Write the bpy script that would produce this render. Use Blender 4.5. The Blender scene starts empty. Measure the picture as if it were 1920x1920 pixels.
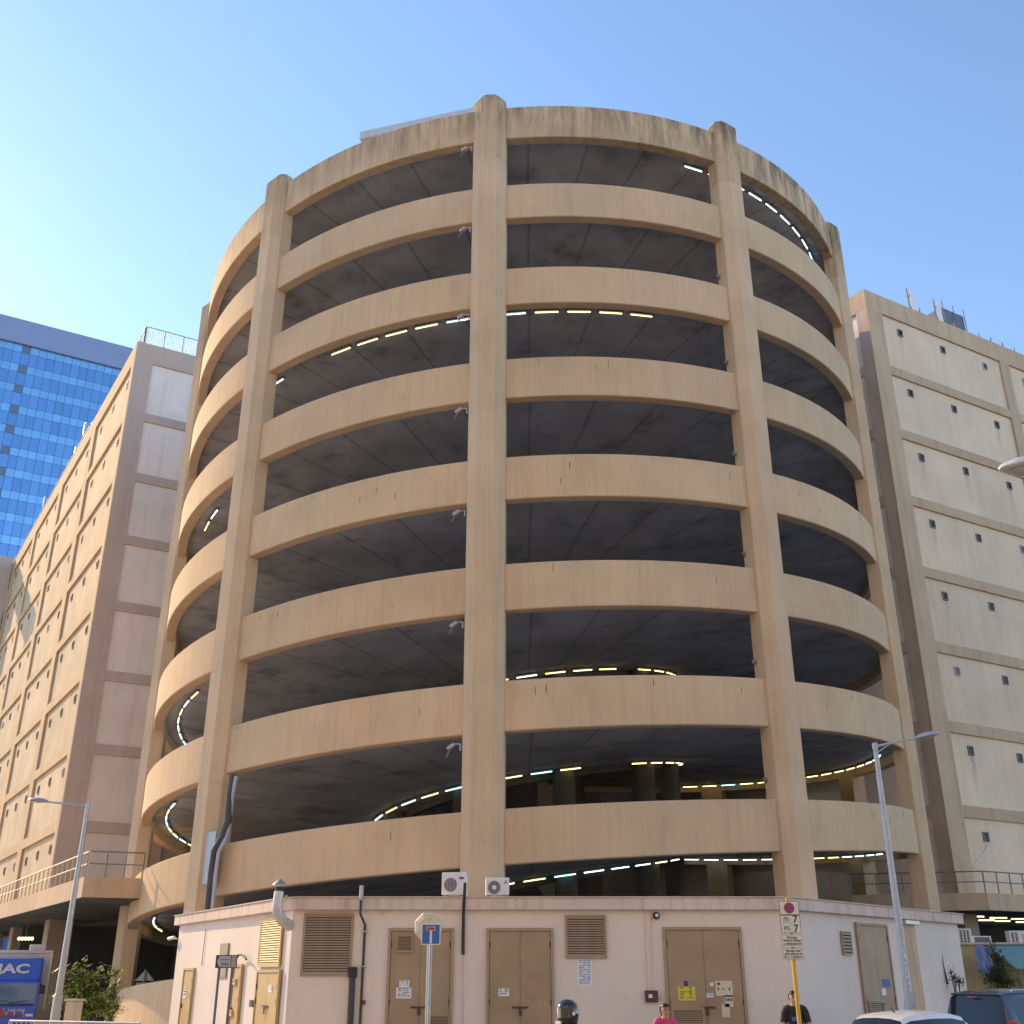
import bpy, bmesh, math, random
from math import sin, cos, pi, radians as rad
from mathutils import Vector, Matrix, noise as mnoise
random.seed(7)
scene = bpy.context.scene
col = scene.collection

# ---------------------------------------------------------------- camera
FPX, PITCH, CAMH = 2003.6, 0.4096058, 2.0
cam_data = bpy.data.cameras.new('camera')
cam_data.sensor_width = 36.0
cam_data.lens = 36.0 * FPX / 1920.0
cam_data.clip_start, cam_data.clip_end = 0.1, 5000.0
cam = bpy.data.objects.new('camera', cam_data)
col.objects.link(cam)
cam.location = (0, 0, CAMH)
cam.rotation_euler = (pi / 2 + PITCH, 0, 0)
scene.camera = cam

# ---------------------------------------------------------------- light
SUN_EL, SUN_AZ = rad(27.0), rad(-49.5)          # azimuth clockwise from +Y
sunv = Vector((sin(SUN_AZ) * cos(SUN_EL), cos(SUN_AZ) * cos(SUN_EL), sin(SUN_EL)))
world = bpy.data.worlds.new('World')
scene.world = world
world.use_nodes = True
wn = world.node_tree.nodes
sky = wn.new('ShaderNodeTexSky')
sky.sky_type = 'NISHITA'
sky.sun_disc = False
sky.sun_elevation = SUN_EL
sky.sun_rotation = SUN_AZ
sky.altitude = 0
sky.air_density, sky.dust_density, sky.ozone_density = 1.0, 0.15, 2.1
bg = wn['Background']
bg.inputs['Strength'].default_value = 0.114
world.node_tree.links.new(sky.outputs[0], bg.inputs['Color'])
sl = bpy.data.lights.new('sun', 'SUN')
sl.energy, sl.angle, sl.color = 2.0, rad(0.53), (1.0, 0.68, 0.34)
so = bpy.data.objects.new('sun', sl)
col.objects.link(so)
so.rotation_euler = sunv.to_track_quat('Z', 'Y').to_euler()
so.location = (-40, 30, 60)
vs = scene.view_settings
vs.view_transform, vs.look, vs.exposure, vs.gamma = 'Standard', 'None', 1.45, 1.0
scene.cycles.max_bounces = 8
scene.cycles.diffuse_bounces = 5

# ---------------------------------------------------------------- helpers
def ray(x, y):
    u, v = (x - 960) / FPX, (960 - y) / FPX
    return Vector((u, cos(PITCH) - v * sin(PITCH), sin(PITCH) + v * cos(PITCH)))
def at(x, y, Y):
    d = ray(x, y)
    return Vector((0, 0, CAMH)) + d * (Y / d.y)

PM = {}                                         # parent matrices
def tag(o, label=None, cat=None, group=None, kind=None):
    if label: o['label'] = label
    if cat: o['category'] = cat
    if group: o['group'] = group
    if kind: o['kind'] = kind
    return o
def thing(name, label, cat, loc=(0, 0, 0), rz=0.0, group=None):
    o = bpy.data.objects.new(name, None)
    o.empty_display_size = 0.3
    col.objects.link(o)
    o.location = loc
    o.rotation_euler = (0, 0, rz)
    PM[o.name] = Matrix.Translation(Vector(loc)) @ Matrix.Rotation(rz, 4, 'Z')
    return tag(o, label, cat, group)
def link(name, me, parent=None, M=None):
    """mesh object; M is its WORLD matrix (default: the parent's own frame)"""
    o = bpy.data.objects.new(name, me)
    col.objects.link(o)
    if parent is not None:
        o.parent = parent
        pm = PM[parent.name]
        if M is None:
            PM[o.name] = pm.copy()
        else:
            o.matrix_parent_inverse = pm.inverted()
            o.matrix_basis = M
            PM[o.name] = M.copy()
    else:
        if M is not None: o.matrix_basis = M
        PM[o.name] = (M or Matrix()).copy()
    return o
class MB:
    def __init__(s): s.v, s.f = [], []
    def add(s, vs_, fs):
        n = len(s.v); s.v += [tuple(q) for q in vs_]; s.f += [tuple(i + n for i in q) for q in fs]; return s
    def box(s, x0, x1, y0, y1, z0, z1):
        return s.add([(x0,y0,z0),(x1,y0,z0),(x1,y1,z0),(x0,y1,z0),(x0,y0,z1),(x1,y0,z1),(x1,y1,z1),(x0,y1,z1)],
              [(0,3,2,1),(4,5,6,7),(0,1,5,4),(1,2,6,5),(2,3,7,6),(3,0,4,7)])
    def obox(s, M, x0, x1, y0, y1, z0, z1):
        b = MB().box(x0, x1, y0, y1, z0, z1)
        return s.add([M @ Vector(q) for q in b.v], b.f)
    def prism(s, poly, z0, z1):
        n = len(poly)
        ar = sum(poly[i][0]*poly[(i+1)%n][1]-poly[(i+1)%n][0]*poly[i][1] for i in range(n))
        if ar < 0: poly = poly[::-1]
        return s.add([(x,y,z0) for x,y in poly]+[(x,y,z1) for x,y in poly],
              [tuple(range(n-1,-1,-1)), tuple(range(n,2*n))]+[(i,(i+1)%n,n+(i+1)%n,n+i) for i in range(n)])
    def tube(s, pts, r, n=8, caps=True):
        pts = [Vector(q) for q in pts]
        rs = r if isinstance(r, (list, tuple)) else [r]*len(pts)
        rings = []; up = None
        for i, q in enumerate(pts):
            d = (pts[min(i+1,len(pts)-1)]-pts[max(i-1,0)]).normalized()
            if up is None: up = d.orthogonal().normalized()
            up = (up - d*up.dot(d)).normalized(); w = d.cross(up)
            rings.append([q+(up*cos(2*pi*j/n)+w*sin(2*pi*j/n))*rs[i] for j in range(n)])
        vs_ = [q for rg in rings for q in rg]; fs = []
        for i in range(len(pts)-1):
            for j in range(n):
                fs.append((i*n+j, i*n+(j+1)%n, (i+1)*n+(j+1)%n, (i+1)*n+j))
        if caps: fs += [tuple(range(n-1,-1,-1)), tuple((len(pts)-1)*n+j for j in range(n))]
        return s.add(vs_, fs)
    def lathe(s, prof, c=(0,0,0), n=16, axis='Z'):
        vs_ = []; fs = []
        for r, z in prof:
            for j in range(n):
                a = 2*pi*j/n; q = (r*cos(a), r*sin(a), z)
                if axis == 'Y': q = (q[0], q[2], q[1])
                if axis == 'X': q = (q[2], q[0], q[1])
                vs_.append((q[0]+c[0], q[1]+c[1], q[2]+c[2]))
        m = len(prof)
        for i in range(m-1):
            for j in range(n):
                fs.append((i*n+j, i*n+(j+1)%n, (i+1)*n+(j+1)%n, (i+1)*n+j))
        fs += [tuple(range(n-1,-1,-1)), tuple((m-1)*n+j for j in range(n))]
        return s.add(vs_, fs)
    def mesh(s, mat, smooth=False, name='mesh'):
        me = bpy.data.meshes.new(name)
        me.from_pydata(s.v, [], s.f)
        if isinstance(mat, str): mat = M_[mat]
        me.materials.append(mat)
        bm = bmesh.new(); bm.from_mesh(me)
        bmesh.ops.recalc_face_normals(bm, faces=bm.faces)
        bm.to_mesh(me); bm.free()
        if smooth:
            for p in me.polygons: p.use_smooth = True
            try: me.set_sharp_from_angle(angle=rad(40))
            except Exception: pass
        return me
    def build(s, name, mat, parent=None, M=None, smooth=False, bevel=0.0):
        o = link(name, s.mesh(mat, smooth, name), parent, M)
        if bevel:
            b = o.modifiers.new('bevel', 'BEVEL'); b.width = bevel; b.segments = 2; b.limit_method = 'ANGLE'
        return o
def frame(o, e):
    """facade frame: x along the wall (left to right seen from outside), y into the wall, z up"""
    e = Vector((e[0], e[1], 0)).normalized(); n = Vector((-e.y, e.x, 0))
    return Matrix(((e.x,n.x,0,o[0]),(e.y,n.y,0,o[1]),(0,0,1,0),(0,0,0,1)))
def onf(F, x, y, d=0.0):
    """photo pixel -> (s, z) on a facade plane at depth d"""
    n = F.col[1].to_3d(); O = F.translation + n*d; r = ray(x, y); c = Vector((0,0,CAMH))
    P = c + r*((O-c).dot(n)/r.dot(n)); q = F.inverted() @ P
    return q.x, q.z
def T(x, y, z): return Matrix.Translation((x, y, z))

# ---------------------------------------------------------------- materials
M_ = {}
def newmat(name):
    m = bpy.data.materials.new(name); m.use_nodes = True; M_[name] = m
    nt = m.node_tree; return m, nt, nt.nodes['Principled BSDF']
def plain(name, c, rough=0.6, metal=0.0, emit=0.0, noise_=0.06, scale=4.0, coat=0.0, spec=0.5):
    m, nt, b = newmat(name); N, L = nt.nodes, nt.links
    b.inputs['Roughness'].default_value = rough; b.inputs['Metallic'].default_value = metal
    b.inputs['Coat Weight'].default_value = coat; b.inputs['Specular IOR Level'].default_value = spec
    if noise_:
        tc = N.new('ShaderNodeTexCoord'); nz = N.new('ShaderNodeTexNoise')
        nz.inputs['Scale'].default_value = scale; nz.inputs['Detail'].default_value = 5
        L.new(tc.outputs['Object'], nz.inputs['Vector'])
        mr = N.new('ShaderNodeMapRange'); mr.inputs['From Min'].default_value = .3; mr.inputs['From Max'].default_value = .7
        mr.inputs['To Min'].default_value = 1-noise_; mr.inputs['To Max'].default_value = 1+noise_
        L.new(nz.outputs['Fac'], mr.inputs['Value'])
        mx = N.new('ShaderNodeVectorMath'); mx.operation = 'SCALE'; mx.inputs[0].default_value = c
        L.new(mr.outputs[0], mx.inputs['Scale']); L.new(mx.outputs[0], b.inputs['Base Color'])
    else: b.inputs['Base Color'].default_value = (*c, 1)
    if emit:
        b.inputs['Emission Color'].default_value = (*c, 1); b.inputs['Emission Strength'].default_value = emit
    return m
def wall(name, c, var=.10, streak=.12, rough=.88, bump=.15, grime=0.0, gz=(0,1), gcol=(.10,.085,.07), fine=26, blotch=.5, streak_scale=3.0, joint=None, speck=0.0, hair=0.0, glo=.44, ghi=.66):
    """painted render: broad blotches, vertical rain streaks, fine grain; grime = streaky algae rising towards gz[1] (object z)"""
    m, nt, b = newmat(name); N, L = nt.nodes, nt.links
    b.inputs['Roughness'].default_value = rough; b.inputs['Specular IOR Level'].default_value = .25
    tc = N.new('ShaderNodeTexCoord'); oi = N.new('ShaderNodeObjectInfo')
    vo = N.new('ShaderNodeVectorMath'); vo.operation = 'MULTIPLY_ADD'; L.new(oi.outputs['Random'], vo.inputs[0]); vo.inputs[1].default_value = (37,53,71)
    L.new(tc.outputs['Object'], vo.inputs[2])
    def nz(scale, sc, det=4, rgh=.55):
        mp = N.new('ShaderNodeMapping'); mp.inputs['Scale'].default_value = sc; L.new(vo.outputs[0], mp.inputs['Vector'])
        q = N.new('ShaderNodeTexNoise'); q.inputs['Scale'].default_value = scale; q.inputs['Detail'].default_value = det; q.inputs['Roughness'].default_value = rgh
        L.new(mp.outputs[0], q.inputs['Vector']); return q.outputs['Fac']
    def rng(s, a, b_, lo, hi):
        q = N.new('ShaderNodeMapRange'); q.inputs['From Min'].default_value = a; q.inputs['From Max'].default_value = b_
        q.inputs['To Min'].default_value = lo; q.inputs['To Max'].default_value = hi; L.new(s, q.inputs['Value']); return q.outputs[0]
    def mul(a, b_):
        q = N.new('ShaderNodeMath'); q.operation = 'MULTIPLY'; L.new(a, q.inputs[0])
        if isinstance(b_, float): q.inputs[1].default_value = b_
        else: L.new(b_, q.inputs[1])
        return q.outputs[0]
    f = mul(rng(nz(blotch,(1,1,1),6),.3,.7,1-var,1+var), rng(nz(streak_scale*.8,(1,1,.07),6,.62),.50,.74,1.0,1-streak*1.25))
    f = mul(f, rng(nz(fine,(1,1,1),3),.3,.7,.96,1.04)); f = mul(f, rng(oi.outputs['Random'],0,1,.955,1.045))
    f = mul(f, rng(nz(1.1,(1,1,.5),7,.65),.58,.72,1.0,.93))
    if hair:                       # hairline vertical runs left by rain and board marks
        f = mul(f, rng(nz(11,(1,1,.03),4,.7),.46,.70,1.0,1-hair)); f = mul(f, rng(nz(4.5,(1,1,.05),5,.7),.56,.70,1.0,1-hair*.9))
    if speck: f = mul(f, rng(nz(9,(1,1,.45),2,.5),.70,.76,1.0,1-speck))
    if joint is not None:          # faint formwork lift lines every joint metres
        sx = N.new('ShaderNodeSeparateXYZ'); L.new(tc.outputs['Object'], sx.inputs[0])
        md = N.new('ShaderNodeMath'); md.operation = 'PINGPONG'; md.inputs[1].default_value = joint; L.new(sx.outputs[2], md.inputs[0])
        f = mul(f, rng(md.outputs[0], 0, .018, .86, 1.0))
    vm = N.new('ShaderNodeVectorMath'); vm.operation = 'SCALE'; vm.inputs[0].default_value = c; L.new(f, vm.inputs['Scale'])
    out = vm.outputs[0]
    # slight hue drift
    mxh = N.new('ShaderNodeMix'); mxh.data_type = 'RGBA'; mxh.blend_type = 'MULTIPLY'; L.new(rng(nz(.23,(1,1,.5),3),.35,.65,0,.6), mxh.inputs['Factor'])
    mxh.inputs['B'].default_value = (1.0,.955,.90,1); L.new(out, mxh.inputs['A']); out = mxh.outputs['Result']
    if grime:
        sx = N.new('ShaderNodeSeparateXYZ'); L.new(tc.outputs['Object'], sx.inputs[0])
        g = rng(sx.outputs[2], gz[0], gz[1], 0, 1)
        k_ = mul(rng(nz(2.6,(1,1,.16),7,.7),glo,ghi,0,1), g); k_ = mul(k_, float(grime))
        mx = N.new('ShaderNodeMix'); mx.data_type = 'RGBA'; L.new(k_, mx.inputs['Factor']); L.new(out, mx.inputs['A']); mx.inputs['B'].default_value = (*gcol,1)
        out = mx.outputs['Result']
    L.new(out, b.inputs['Base Color'])
    if bump:
        bp = N.new('ShaderNodeBump'); bp.inputs['Strength'].default_value = bump; bp.inputs['Distance'].default_value = .02
        L.new(nz(fine*.7,(1,1,1),4), bp.inputs['Height']); L.new(bp.outputs[0], b.inputs['Normal'])
    return m
TAN = (.675,.492,.32)
wall('tower_paint', TAN, var=.08, streak=.07, joint=None, speck=.14, hair=.09)
wall('tower_paint_top', TAN, var=.12, streak=.2, grime=.9, gz=(33.2,36.0), speck=.3, hair=.16, glo=.40, ghi=.60, gcol=(.15,.115,.085))
wall('column_paint', (.68,.51,.345), var=.09, streak=.08, joint=2.04, speck=.22, hair=.08)
wall('column_cap_paint', (.64,.47,.305), var=.12, streak=.25, grime=.95, gz=(33.4,36.3), speck=.3, hair=.12, glo=.38, ghi=.58, gcol=(.12,.095,.07))
def soffit_mat():
    m = wall('soffit', (.46,.46,.475), var=.22, streak=.0, blotch=.45, speck=0, bump=.05)
    nt = m.node_tree; N, L = nt.nodes, nt.links; b = N['Principled BSDF']
    src = b.inputs['Base Color'].links[0].from_socket
    tc = N.new('ShaderNodeTexCoord'); sx = N.new('ShaderNodeSeparateXYZ'); L.new(tc.outputs['Object'], sx.inputs[0])
    a2 = N.new('ShaderNodeMath'); a2.operation = 'ARCTAN2'; L.new(sx.outputs[1], a2.inputs[0]); L.new(sx.outputs[0], a2.inputs[1])
    pp = N.new('ShaderNodeMath'); pp.operation = 'PINGPONG'; pp.inputs[1].default_value = rad(4.5); L.new(a2.outputs[0], pp.inputs[0])
    mr = N.new('ShaderNodeMapRange'); mr.inputs['From Max'].default_value = .006; mr.inputs['To Min'].default_value = .62; mr.inputs['To Max'].default_value = 1
    L.new(pp.outputs[0], mr.inputs['Value'])
    # damp leaching stains
    q = N.new('ShaderNodeTexNoise'); q.inputs['Scale'].default_value = .55; q.inputs['Detail'].default_value = 8; q.inputs['Roughness'].default_value = .7; L.new(tc.outputs['Object'], q.inputs['Vector'])
    mq = N.new('ShaderNodeMapRange'); mq.inputs['From Min'].default_value = .52; mq.inputs['From Max'].default_value = .68; mq.inputs['To Min'].default_value = 1; mq.inputs['To Max'].default_value = .58; L.new(q.outputs['Fac'], mq.inputs['Value'])
    mu = N.new('ShaderNodeMath'); mu.operation = 'MULTIPLY'; L.new(mr.outputs[0], mu.inputs[0]); L.new(mq.outputs[0], mu.inputs[1])
    vm = N.new('ShaderNodeVectorMath'); vm.operation = 'SCALE'; L.new(src, vm.inputs[0]); L.new(mu.outputs[0], vm.inputs['Scale'])
    L.new(vm.outputs[0], b.inputs['Base Color'])
soffit_mat()
wall('deck_concrete', (.16,.155,.15), var=.15, streak=0)
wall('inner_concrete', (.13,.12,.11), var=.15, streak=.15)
wall('kiosk_wall', (.76,.665,.605), var=.06, streak=.05, blotch=.35, bump=.08)
wall('kiosk_fascia', (.69,.555,.49), var=.10, streak=.26, speck=.22, streak_scale=5)
wall('coping', (.60,.50,.43), var=.12, streak=.1)
wall('roof_felt', (.22,.21,.20), var=.2, streak=0)
plain('door_paint', (.36,.25,.16), .55, noise_=.12, scale=1.3)
plain('door_frame', (.37,.27,.19), .6, noise_=.08)
plain('yellow_door', (.52,.35,.15), .55, noise_=.10, scale=1.5)
plain('louvre_paint', (.34,.25,.17), .6, noise_=.08)
plain('louvre_yellow', (.60,.44,.20), .6, noise_=.08)
plain('void', (.015,.015,.015), .9, noise_=0)
wall('block_frame_left', (.55,.45,.40), var=.06, streak=.12)
wall('block_panel_left', (.84,.765,.71), var=.06, streak=.10, speck=.05)
wall('block_frame_side', (.58,.42,.265), var=.10, streak=.2, speck=.18)
wall('block_panel_side', (.60,.465,.32), var=.14, streak=.14, hair=.08, speck=.1)
wall('block_frame_right', (.56,.415,.29), var=.08, streak=.18, speck=.15)
wall('block_panel_right', (.77,.61,.455), var=.10, streak=.07, speck=.08, blotch=.3, hair=.05)
wall('block_wall', (.42,.34,.28), var=.1, streak=.1)
wall('bay_wall_shade', (.10,.11,.11), var=.3, streak=.1)  # dark bay walls; also painted shade for bay floors and deck undersides
def vent_drips(mat, xs, ztop, amount):
    nt = M_[mat].node_tree; N, L = nt.nodes, nt.links; b = N['Principled BSDF']; src = b.inputs['Base Color'].links[0].from_socket
    tc = N.new('ShaderNodeTexCoord'); sx = N.new('ShaderNodeSeparateXYZ'); L.new(tc.outputs['Object'], sx.inputs[0]); oi = N.new('ShaderNodeObjectInfo')
    def mth(op, a, b_=None):
        q = N.new('ShaderNodeMath'); q.operation = op
        for i, v in enumerate((a, b_)):
            if v is None: continue
            if isinstance(v, (int, float)): q.inputs[i].default_value = v
            else: L.new(v, q.inputs[i])
        return q.outputs[0]
    nz = N.new('ShaderNodeTexNoise'); nz.inputs['Scale'].default_value = 2.2; nz.inputs['Detail'].default_value = 6; L.new(tc.outputs['Object'], nz.inputs['Vector'])
    wob = mth('MULTIPLY', mth('SUBTRACT', nz.outputs['Fac'], .5), .5); acc = None
    for i, x in enumerate(xs):
        d = mth('ABSOLUTE', mth('SUBTRACT', mth('ADD', sx.outputs[0], wob), x))
        g = mth('MAXIMUM', mth('SUBTRACT', 1.0, mth('MULTIPLY', d, 4.2)), 0.0)
        r = mth('FRACT', mth('MULTIPLY', oi.outputs['Random'], 7.13+3.7*i)); g = mth('MULTIPLY', g, mth('MAXIMUM', mth('SUBTRACT', r, .35), 0.0))
        acc = g if acc is None else mth('MAXIMUM', acc, g)
    mr = N.new('ShaderNodeMapRange'); mr.inputs['From Min'].default_value = ztop-2.1; mr.inputs['From Max'].default_value = ztop; L.new(sx.outputs[2], mr.inputs['Value'])
    m2 = N.new('ShaderNodeMapRange'); m2.inputs['From Min'].default_value = ztop+.62; m2.inputs['From Max'].default_value = ztop+.45; L.new(sx.outputs[2], m2.inputs['Value'])
    k = mth('MULTIPLY', mth('MULTIPLY', acc, mr.outputs[0]), mth('MULTIPLY', m2.outputs[0], amount))
    mx = N.new('ShaderNodeMix'); mx.data_type = 'RGBA'; L.new(k, mx.inputs['Factor']); L.new(src, mx.inputs['A']); mx.inputs['B'].default_value = (.10,.09,.085,1); L.new(mx.outputs['Result'], b.inputs['Base Color'])
vent_drips('block_panel_right', (1.494,5.218,9.047), 2.5, .75)
plain('rust', (.07,.045,.035), .9, noise_=.2)
plain('vent_metal', (.20,.19,.19), .6, noise_=.1)
plain('vent_pale', (.42,.40,.43), .6, noise_=.1)
plain('galv', (.42,.43,.46), .42, metal=.75, noise_=.10, scale=8)
plain('lamp_grey', (.42,.45,.52), .45, metal=.2, noise_=.08, scale=6)
plain('lamp_dark', (.12,.13,.18), .5, noise_=.1)
plain('lamp_glass', (.55,.52,.45), .12, noise_=.2, scale=14, coat=.6)
plain('rail_grey', (.22,.21,.21), .5, metal=.3, noise_=.1)
plain('rail_cream', (.62,.52,.40), .5, noise_=.1)
plain('white_plastic', (.74,.74,.75), .45, noise_=.05, scale=9)
plain('black_rubber', (.02,.02,.022), .55, noise_=.2)
plain('dark_pipe', (.05,.048,.05), .5, noise_=.25, scale=6)
plain('pale_metal', (.60,.58,.57), .4, metal=.35, noise_=.08)
plain('sign_white', (.72,.71,.66), .5, noise_=.04)
plain('sign_grey', (.36,.37,.40), .5, noise_=.05)
plain('sign_blue', (.02,.13,.44), .4, noise_=.05)
plain('sign_red', (.50,.06,.05), .4, noise_=.05)
plain('sign_purple', (.17,.05,.28), .45, noise_=.05)
plain('ink', (.02,.02,.022), .6, noise_=0)
plain('ink_blue', (.05,.13,.40), .6, noise_=0)
plain('ink_red', (.50,.06,.06), .6, noise_=0)
plain('paper', (.74,.74,.78), .7, noise_=.05, scale=20)
plain('paper_cream', (.66,.57,.42), .7, noise_=.08, scale=20)
plain('paper_yellow', (.66,.58,.06), .7, noise_=.05)
plain('pole_yellow', (.66,.38,.03), .4, noise_=.08, scale=8)
plain('mirror_shell', (.62,.54,.40), .5, noise_=.05)
plain('maroon', (.09,.035,.04), .5, noise_=.1)
plain('tube_warm', (1.0,.82,.34), .5, emit=1.3, noise_=0)
plain('tube_white', (.90,1.0,1.0), .5, emit=1.3, noise_=0)
plain('tube_cyan', (.45,.95,1.0), .5, emit=1.3, noise_=0)
plain('strip_warm', (1.0,.74,.32), .5, emit=1.6, noise_=0)
plain('asphalt', (.16,.155,.148), .9, noise_=.2, scale=30)
plain('paving', (.45,.41,.37), .9, noise_=.15, scale=3)
plain('kerb', (.36,.35,.33), .9, noise_=.12)
plain('road_yellow', (.62,.45,.06), .7, noise_=.15)
plain('far_ground', (.36,.335,.30), .95, noise_=.2, scale=.2)

# ---------------------------------------------------------------- ground
def struct(name, mb, mat): return tag(mb.build(name, mat), kind='structure')
struct('ground', MB().box(-900,900,-900,900,-.3,-.16), 'far_ground')
struct('road', MB().box(-300,300,-13.0,21.0,-.16,-.116), 'asphalt')
struct('side_road', MB().prism([(5.2,21.02),(12.9,30.5),(17,36),(19,42),(60,66),(90,66),(40,21.02)],-.159,-.118), 'asphalt')
struct('pavement', MB().prism([(-80,21.15),(5.0,21.15),(12.6,30.5),(16.2,35.5),(15,48),(-14,48),(-24,80),(-80,80)],-.158,0), 'paving')
struct('bay_floor_shade', MB().prism([(-15.5,44),(-15,62),(-22,66),(-60,130),(-66,124),(-25,57)],.002,.012), 'bay_wall_shade')  # dark sheets over the ground, painted in place of bay shade
struct('bay_floor_shade', MB().prism([(18.5,42.5),(19,58),(60,78),(60,66),(24,46)],-.12,-.10), 'bay_wall_shade')
struct('kerb', MB().box(-80,5.0,21.0,21.148,-.157,.006), 'kerb')
struct('road_marking', MB().box(-80,8,20.55,20.66,-.115,-.111).box(-80,8,20.3,20.41,-.115,-.111), 'road_yellow')

# pale blocks added unseen behind the viewpoint to throw warm sunlight back on to the tower
wall('bounce_block_wall', (.82,.75,.62), var=.06, streak=.1)
plain('bounce_block_glass', (.05,.07,.09), .15, noise_=0)
for (x0, x1, h_, lab) in ((-78,-32,42,'added tall pale block for sunlight bounce, farthest left behind the viewpoint'),(-30,4,50,'tallest added pale block for sunlight bounce, straight behind the viewpoint'),(6,62,38,'lower added pale block for sunlight bounce, right behind the viewpoint')):
    ob = thing('bounce_block', lab, 'building', (x0,-15,0), group='added unseen light-bouncing blocks')
    MB().box(0,x1-x0,-14,0,-.15,h_).build('wall','bounce_block_wall',ob)
    nx, nz_ = int((x1-x0)/4), int((h_-2)/3.6)
    wm = MB().box(0,2.2,0,.08,0,1.6).mesh('bounce_block_glass', name='window')
    for i in range(nx):
        for j in range(nz_):
            link('window', wm, ob, T(x0+1+i*4,-15.02,2+j*3.6))

# ---------------------------------------------------------------- the spiral ramp tower
R, CX, CY = 17.0, 0.6875599, 51.25976
Z0, S, HB, K = 35.3990976, 4.0789766, 1.6633446, 1.082951
def hz(b, th): return Z0 - b*S + K*th            # top of the outer parapet of level b
COLS = [rad(-5.4 + 36*i) for i in range(-5, 5)]
def pol(r, th, z): return (r*sin(th), -r*cos(th), z)
tower = thing('ramp_tower', 'tall round beige concrete car ramp tower with open curved decks between columns', 'tower', (CX, CY, 0))
def ring(th0, th1, n, prof):
    """sweep a closed profile [(r, dz)] along the helix of z(th)"""
    m = MB(); k = len(prof[0][1](0)) if callable(prof) else len(prof)
    for i in range(n+1):
        th = th0+(th1-th0)*i/n
        for r, z in prof: m.v.append(pol(r, th, z + K*th))
    for i in range(n):
        for j in range(k):
            m.f.append((i*k+j, i*k+(j+1)%k, (i+1)*k+(j+1)%k, (i+1)*k+j))
    m.f += [tuple(range(k-1,-1,-1)), tuple(n*k+j for j in range(k))]
    return m
for b in range(9):
    zt = Z0 - b*S
    for i in range(10):
        a0 = COLS[i]; a1 = a0 + rad(36)
        if b == 8 and a0 > rad(-50): continue
        c = .03
        prof = [(R-.42,zt-HB),(R-c,zt-HB),(R,zt-HB+c),(R,zt-c),(R-c,zt),(R-.22,zt),(R-.25,zt-1.0),(R-.42,zt-1.05)]
        ring(a0, a1, 14, prof).build('parapet', 'tower_paint_top' if b == 0 else 'tower_paint', tower, smooth=True)
    if b == 8: continue
    zs = zt - HB + .35
    ring(rad(-185.4), rad(174.6), 120, [(6.4,zs),(R-.40,zs),(R-.40,zs+.28),(6.4,zs+.28)]).build('slab', 'soffit', tower, smooth=True)
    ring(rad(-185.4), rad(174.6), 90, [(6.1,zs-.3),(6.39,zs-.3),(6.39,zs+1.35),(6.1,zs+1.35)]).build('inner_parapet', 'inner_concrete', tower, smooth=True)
# columns: elongated octagon in plan, sloping bevelled head
def col_poly(h=.67, ch=.34, rin=R-.46, rout=R+.42):
    return [(-h,rin),(h,rin),(h,rout-ch),(h-ch,rout),(-h+ch,rout),(-h,rout-ch)]
for th in COLS:
    zt = hz(0, th) + .25
    def P(u, r, z): return (r*sin(th)+u*cos(th), -r*cos(th)+u*sin(th), z)
    poly = col_poly(); n = len(poly)
    m = MB(); m.v = [P(u,r,-.1) for u,r in poly] + [P(u,r,zt-3.2) for u,r in poly]
    m.f = [(i,(i+1)%n,n+(i+1)%n,n+i) for i in range(n)] + [tuple(range(n))]
    c = m.build('column', 'column_paint', tower)
    m = MB(); sh = [(u*.62, (r-(R-.2))*.55+(R-.2)) for u,r in poly]
    m.v = [P(u,r,zt-3.2) for u,r in poly]+[P(u,r,zt) for u,r in poly]+[P(u,r,zt+.42) for u,r in sh]
    m.f = [(i,(i+1)%n,n+(i+1)%n,n+i) for i in range(n)]+[(n+i,n+(i+1)%n,2*n+(i+1)%n,2*n+i) for i in range(n)]+[tuple(range(2*n,3*n))]
    m.build('column_head', 'column_cap_paint', c)
for i in range(10):
    th = rad(-23.4+36*i); x, y, _ = pol(6.7, th, 0)
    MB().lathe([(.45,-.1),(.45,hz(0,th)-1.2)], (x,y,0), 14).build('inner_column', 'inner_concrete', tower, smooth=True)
# fluorescent tubes under the slabs
tube_me = {}
for nm in ('tube_warm','tube_white','tube_cyan'):
    tube_me[nm] = MB().tube([(-.46,0,0),(.46,0,0)], .022, 8).mesh(nm, name='tube_light')
fit_me = MB().box(-.5,.5,-.06,.06,.04,.10).mesh('vent_metal', name='batten')
def tubes(b, r, d0, d1, step=4.6, skip=0.0, warm=.45, big=1.0):
    d = d0
    while d <= d1 + .01:
        if random.random() >= skip:
            th = rad(d); x, y, _ = pol(r, th, 0); z = hz(b, th) - HB + .35 - .13
            q = random.random(); nm = 'tube_warm' if q < warm else ('tube_cyan' if q > .88 else 'tube_white')
            M = T(CX+x, CY+y, z) @ Matrix.Rotation(th, 4, 'Z') @ Matrix.Rotation(-math.atan2(K, r), 4, 'Y') @ Matrix.Scale(step*rad(1)*r/1.29, 4, (1,0,0))
            o = link('tube_light', tube_me[nm], tower, M)
            link('batten', fit_me, o, M)
        d += step
tubes(0, 16.0, 27.0, 66.5, warm=.08)
tubes(2, 16.0, -28.5, -9.5, warm=.6); tubes(2, 16.0, -2.2, 17, warm=.5); tubes(2, 16.0, -41.8, -41.8, warm=0)
tubes(3, 16.0, -64, -55, warm=.5)
tubes(5, 7.3, -10, 34, 9.5, warm=.8); tubes(5, 7.3, 45, 82, 9.5, warm=.8); tubes(5, 16.0, -95, -55, warm=.5)
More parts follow.
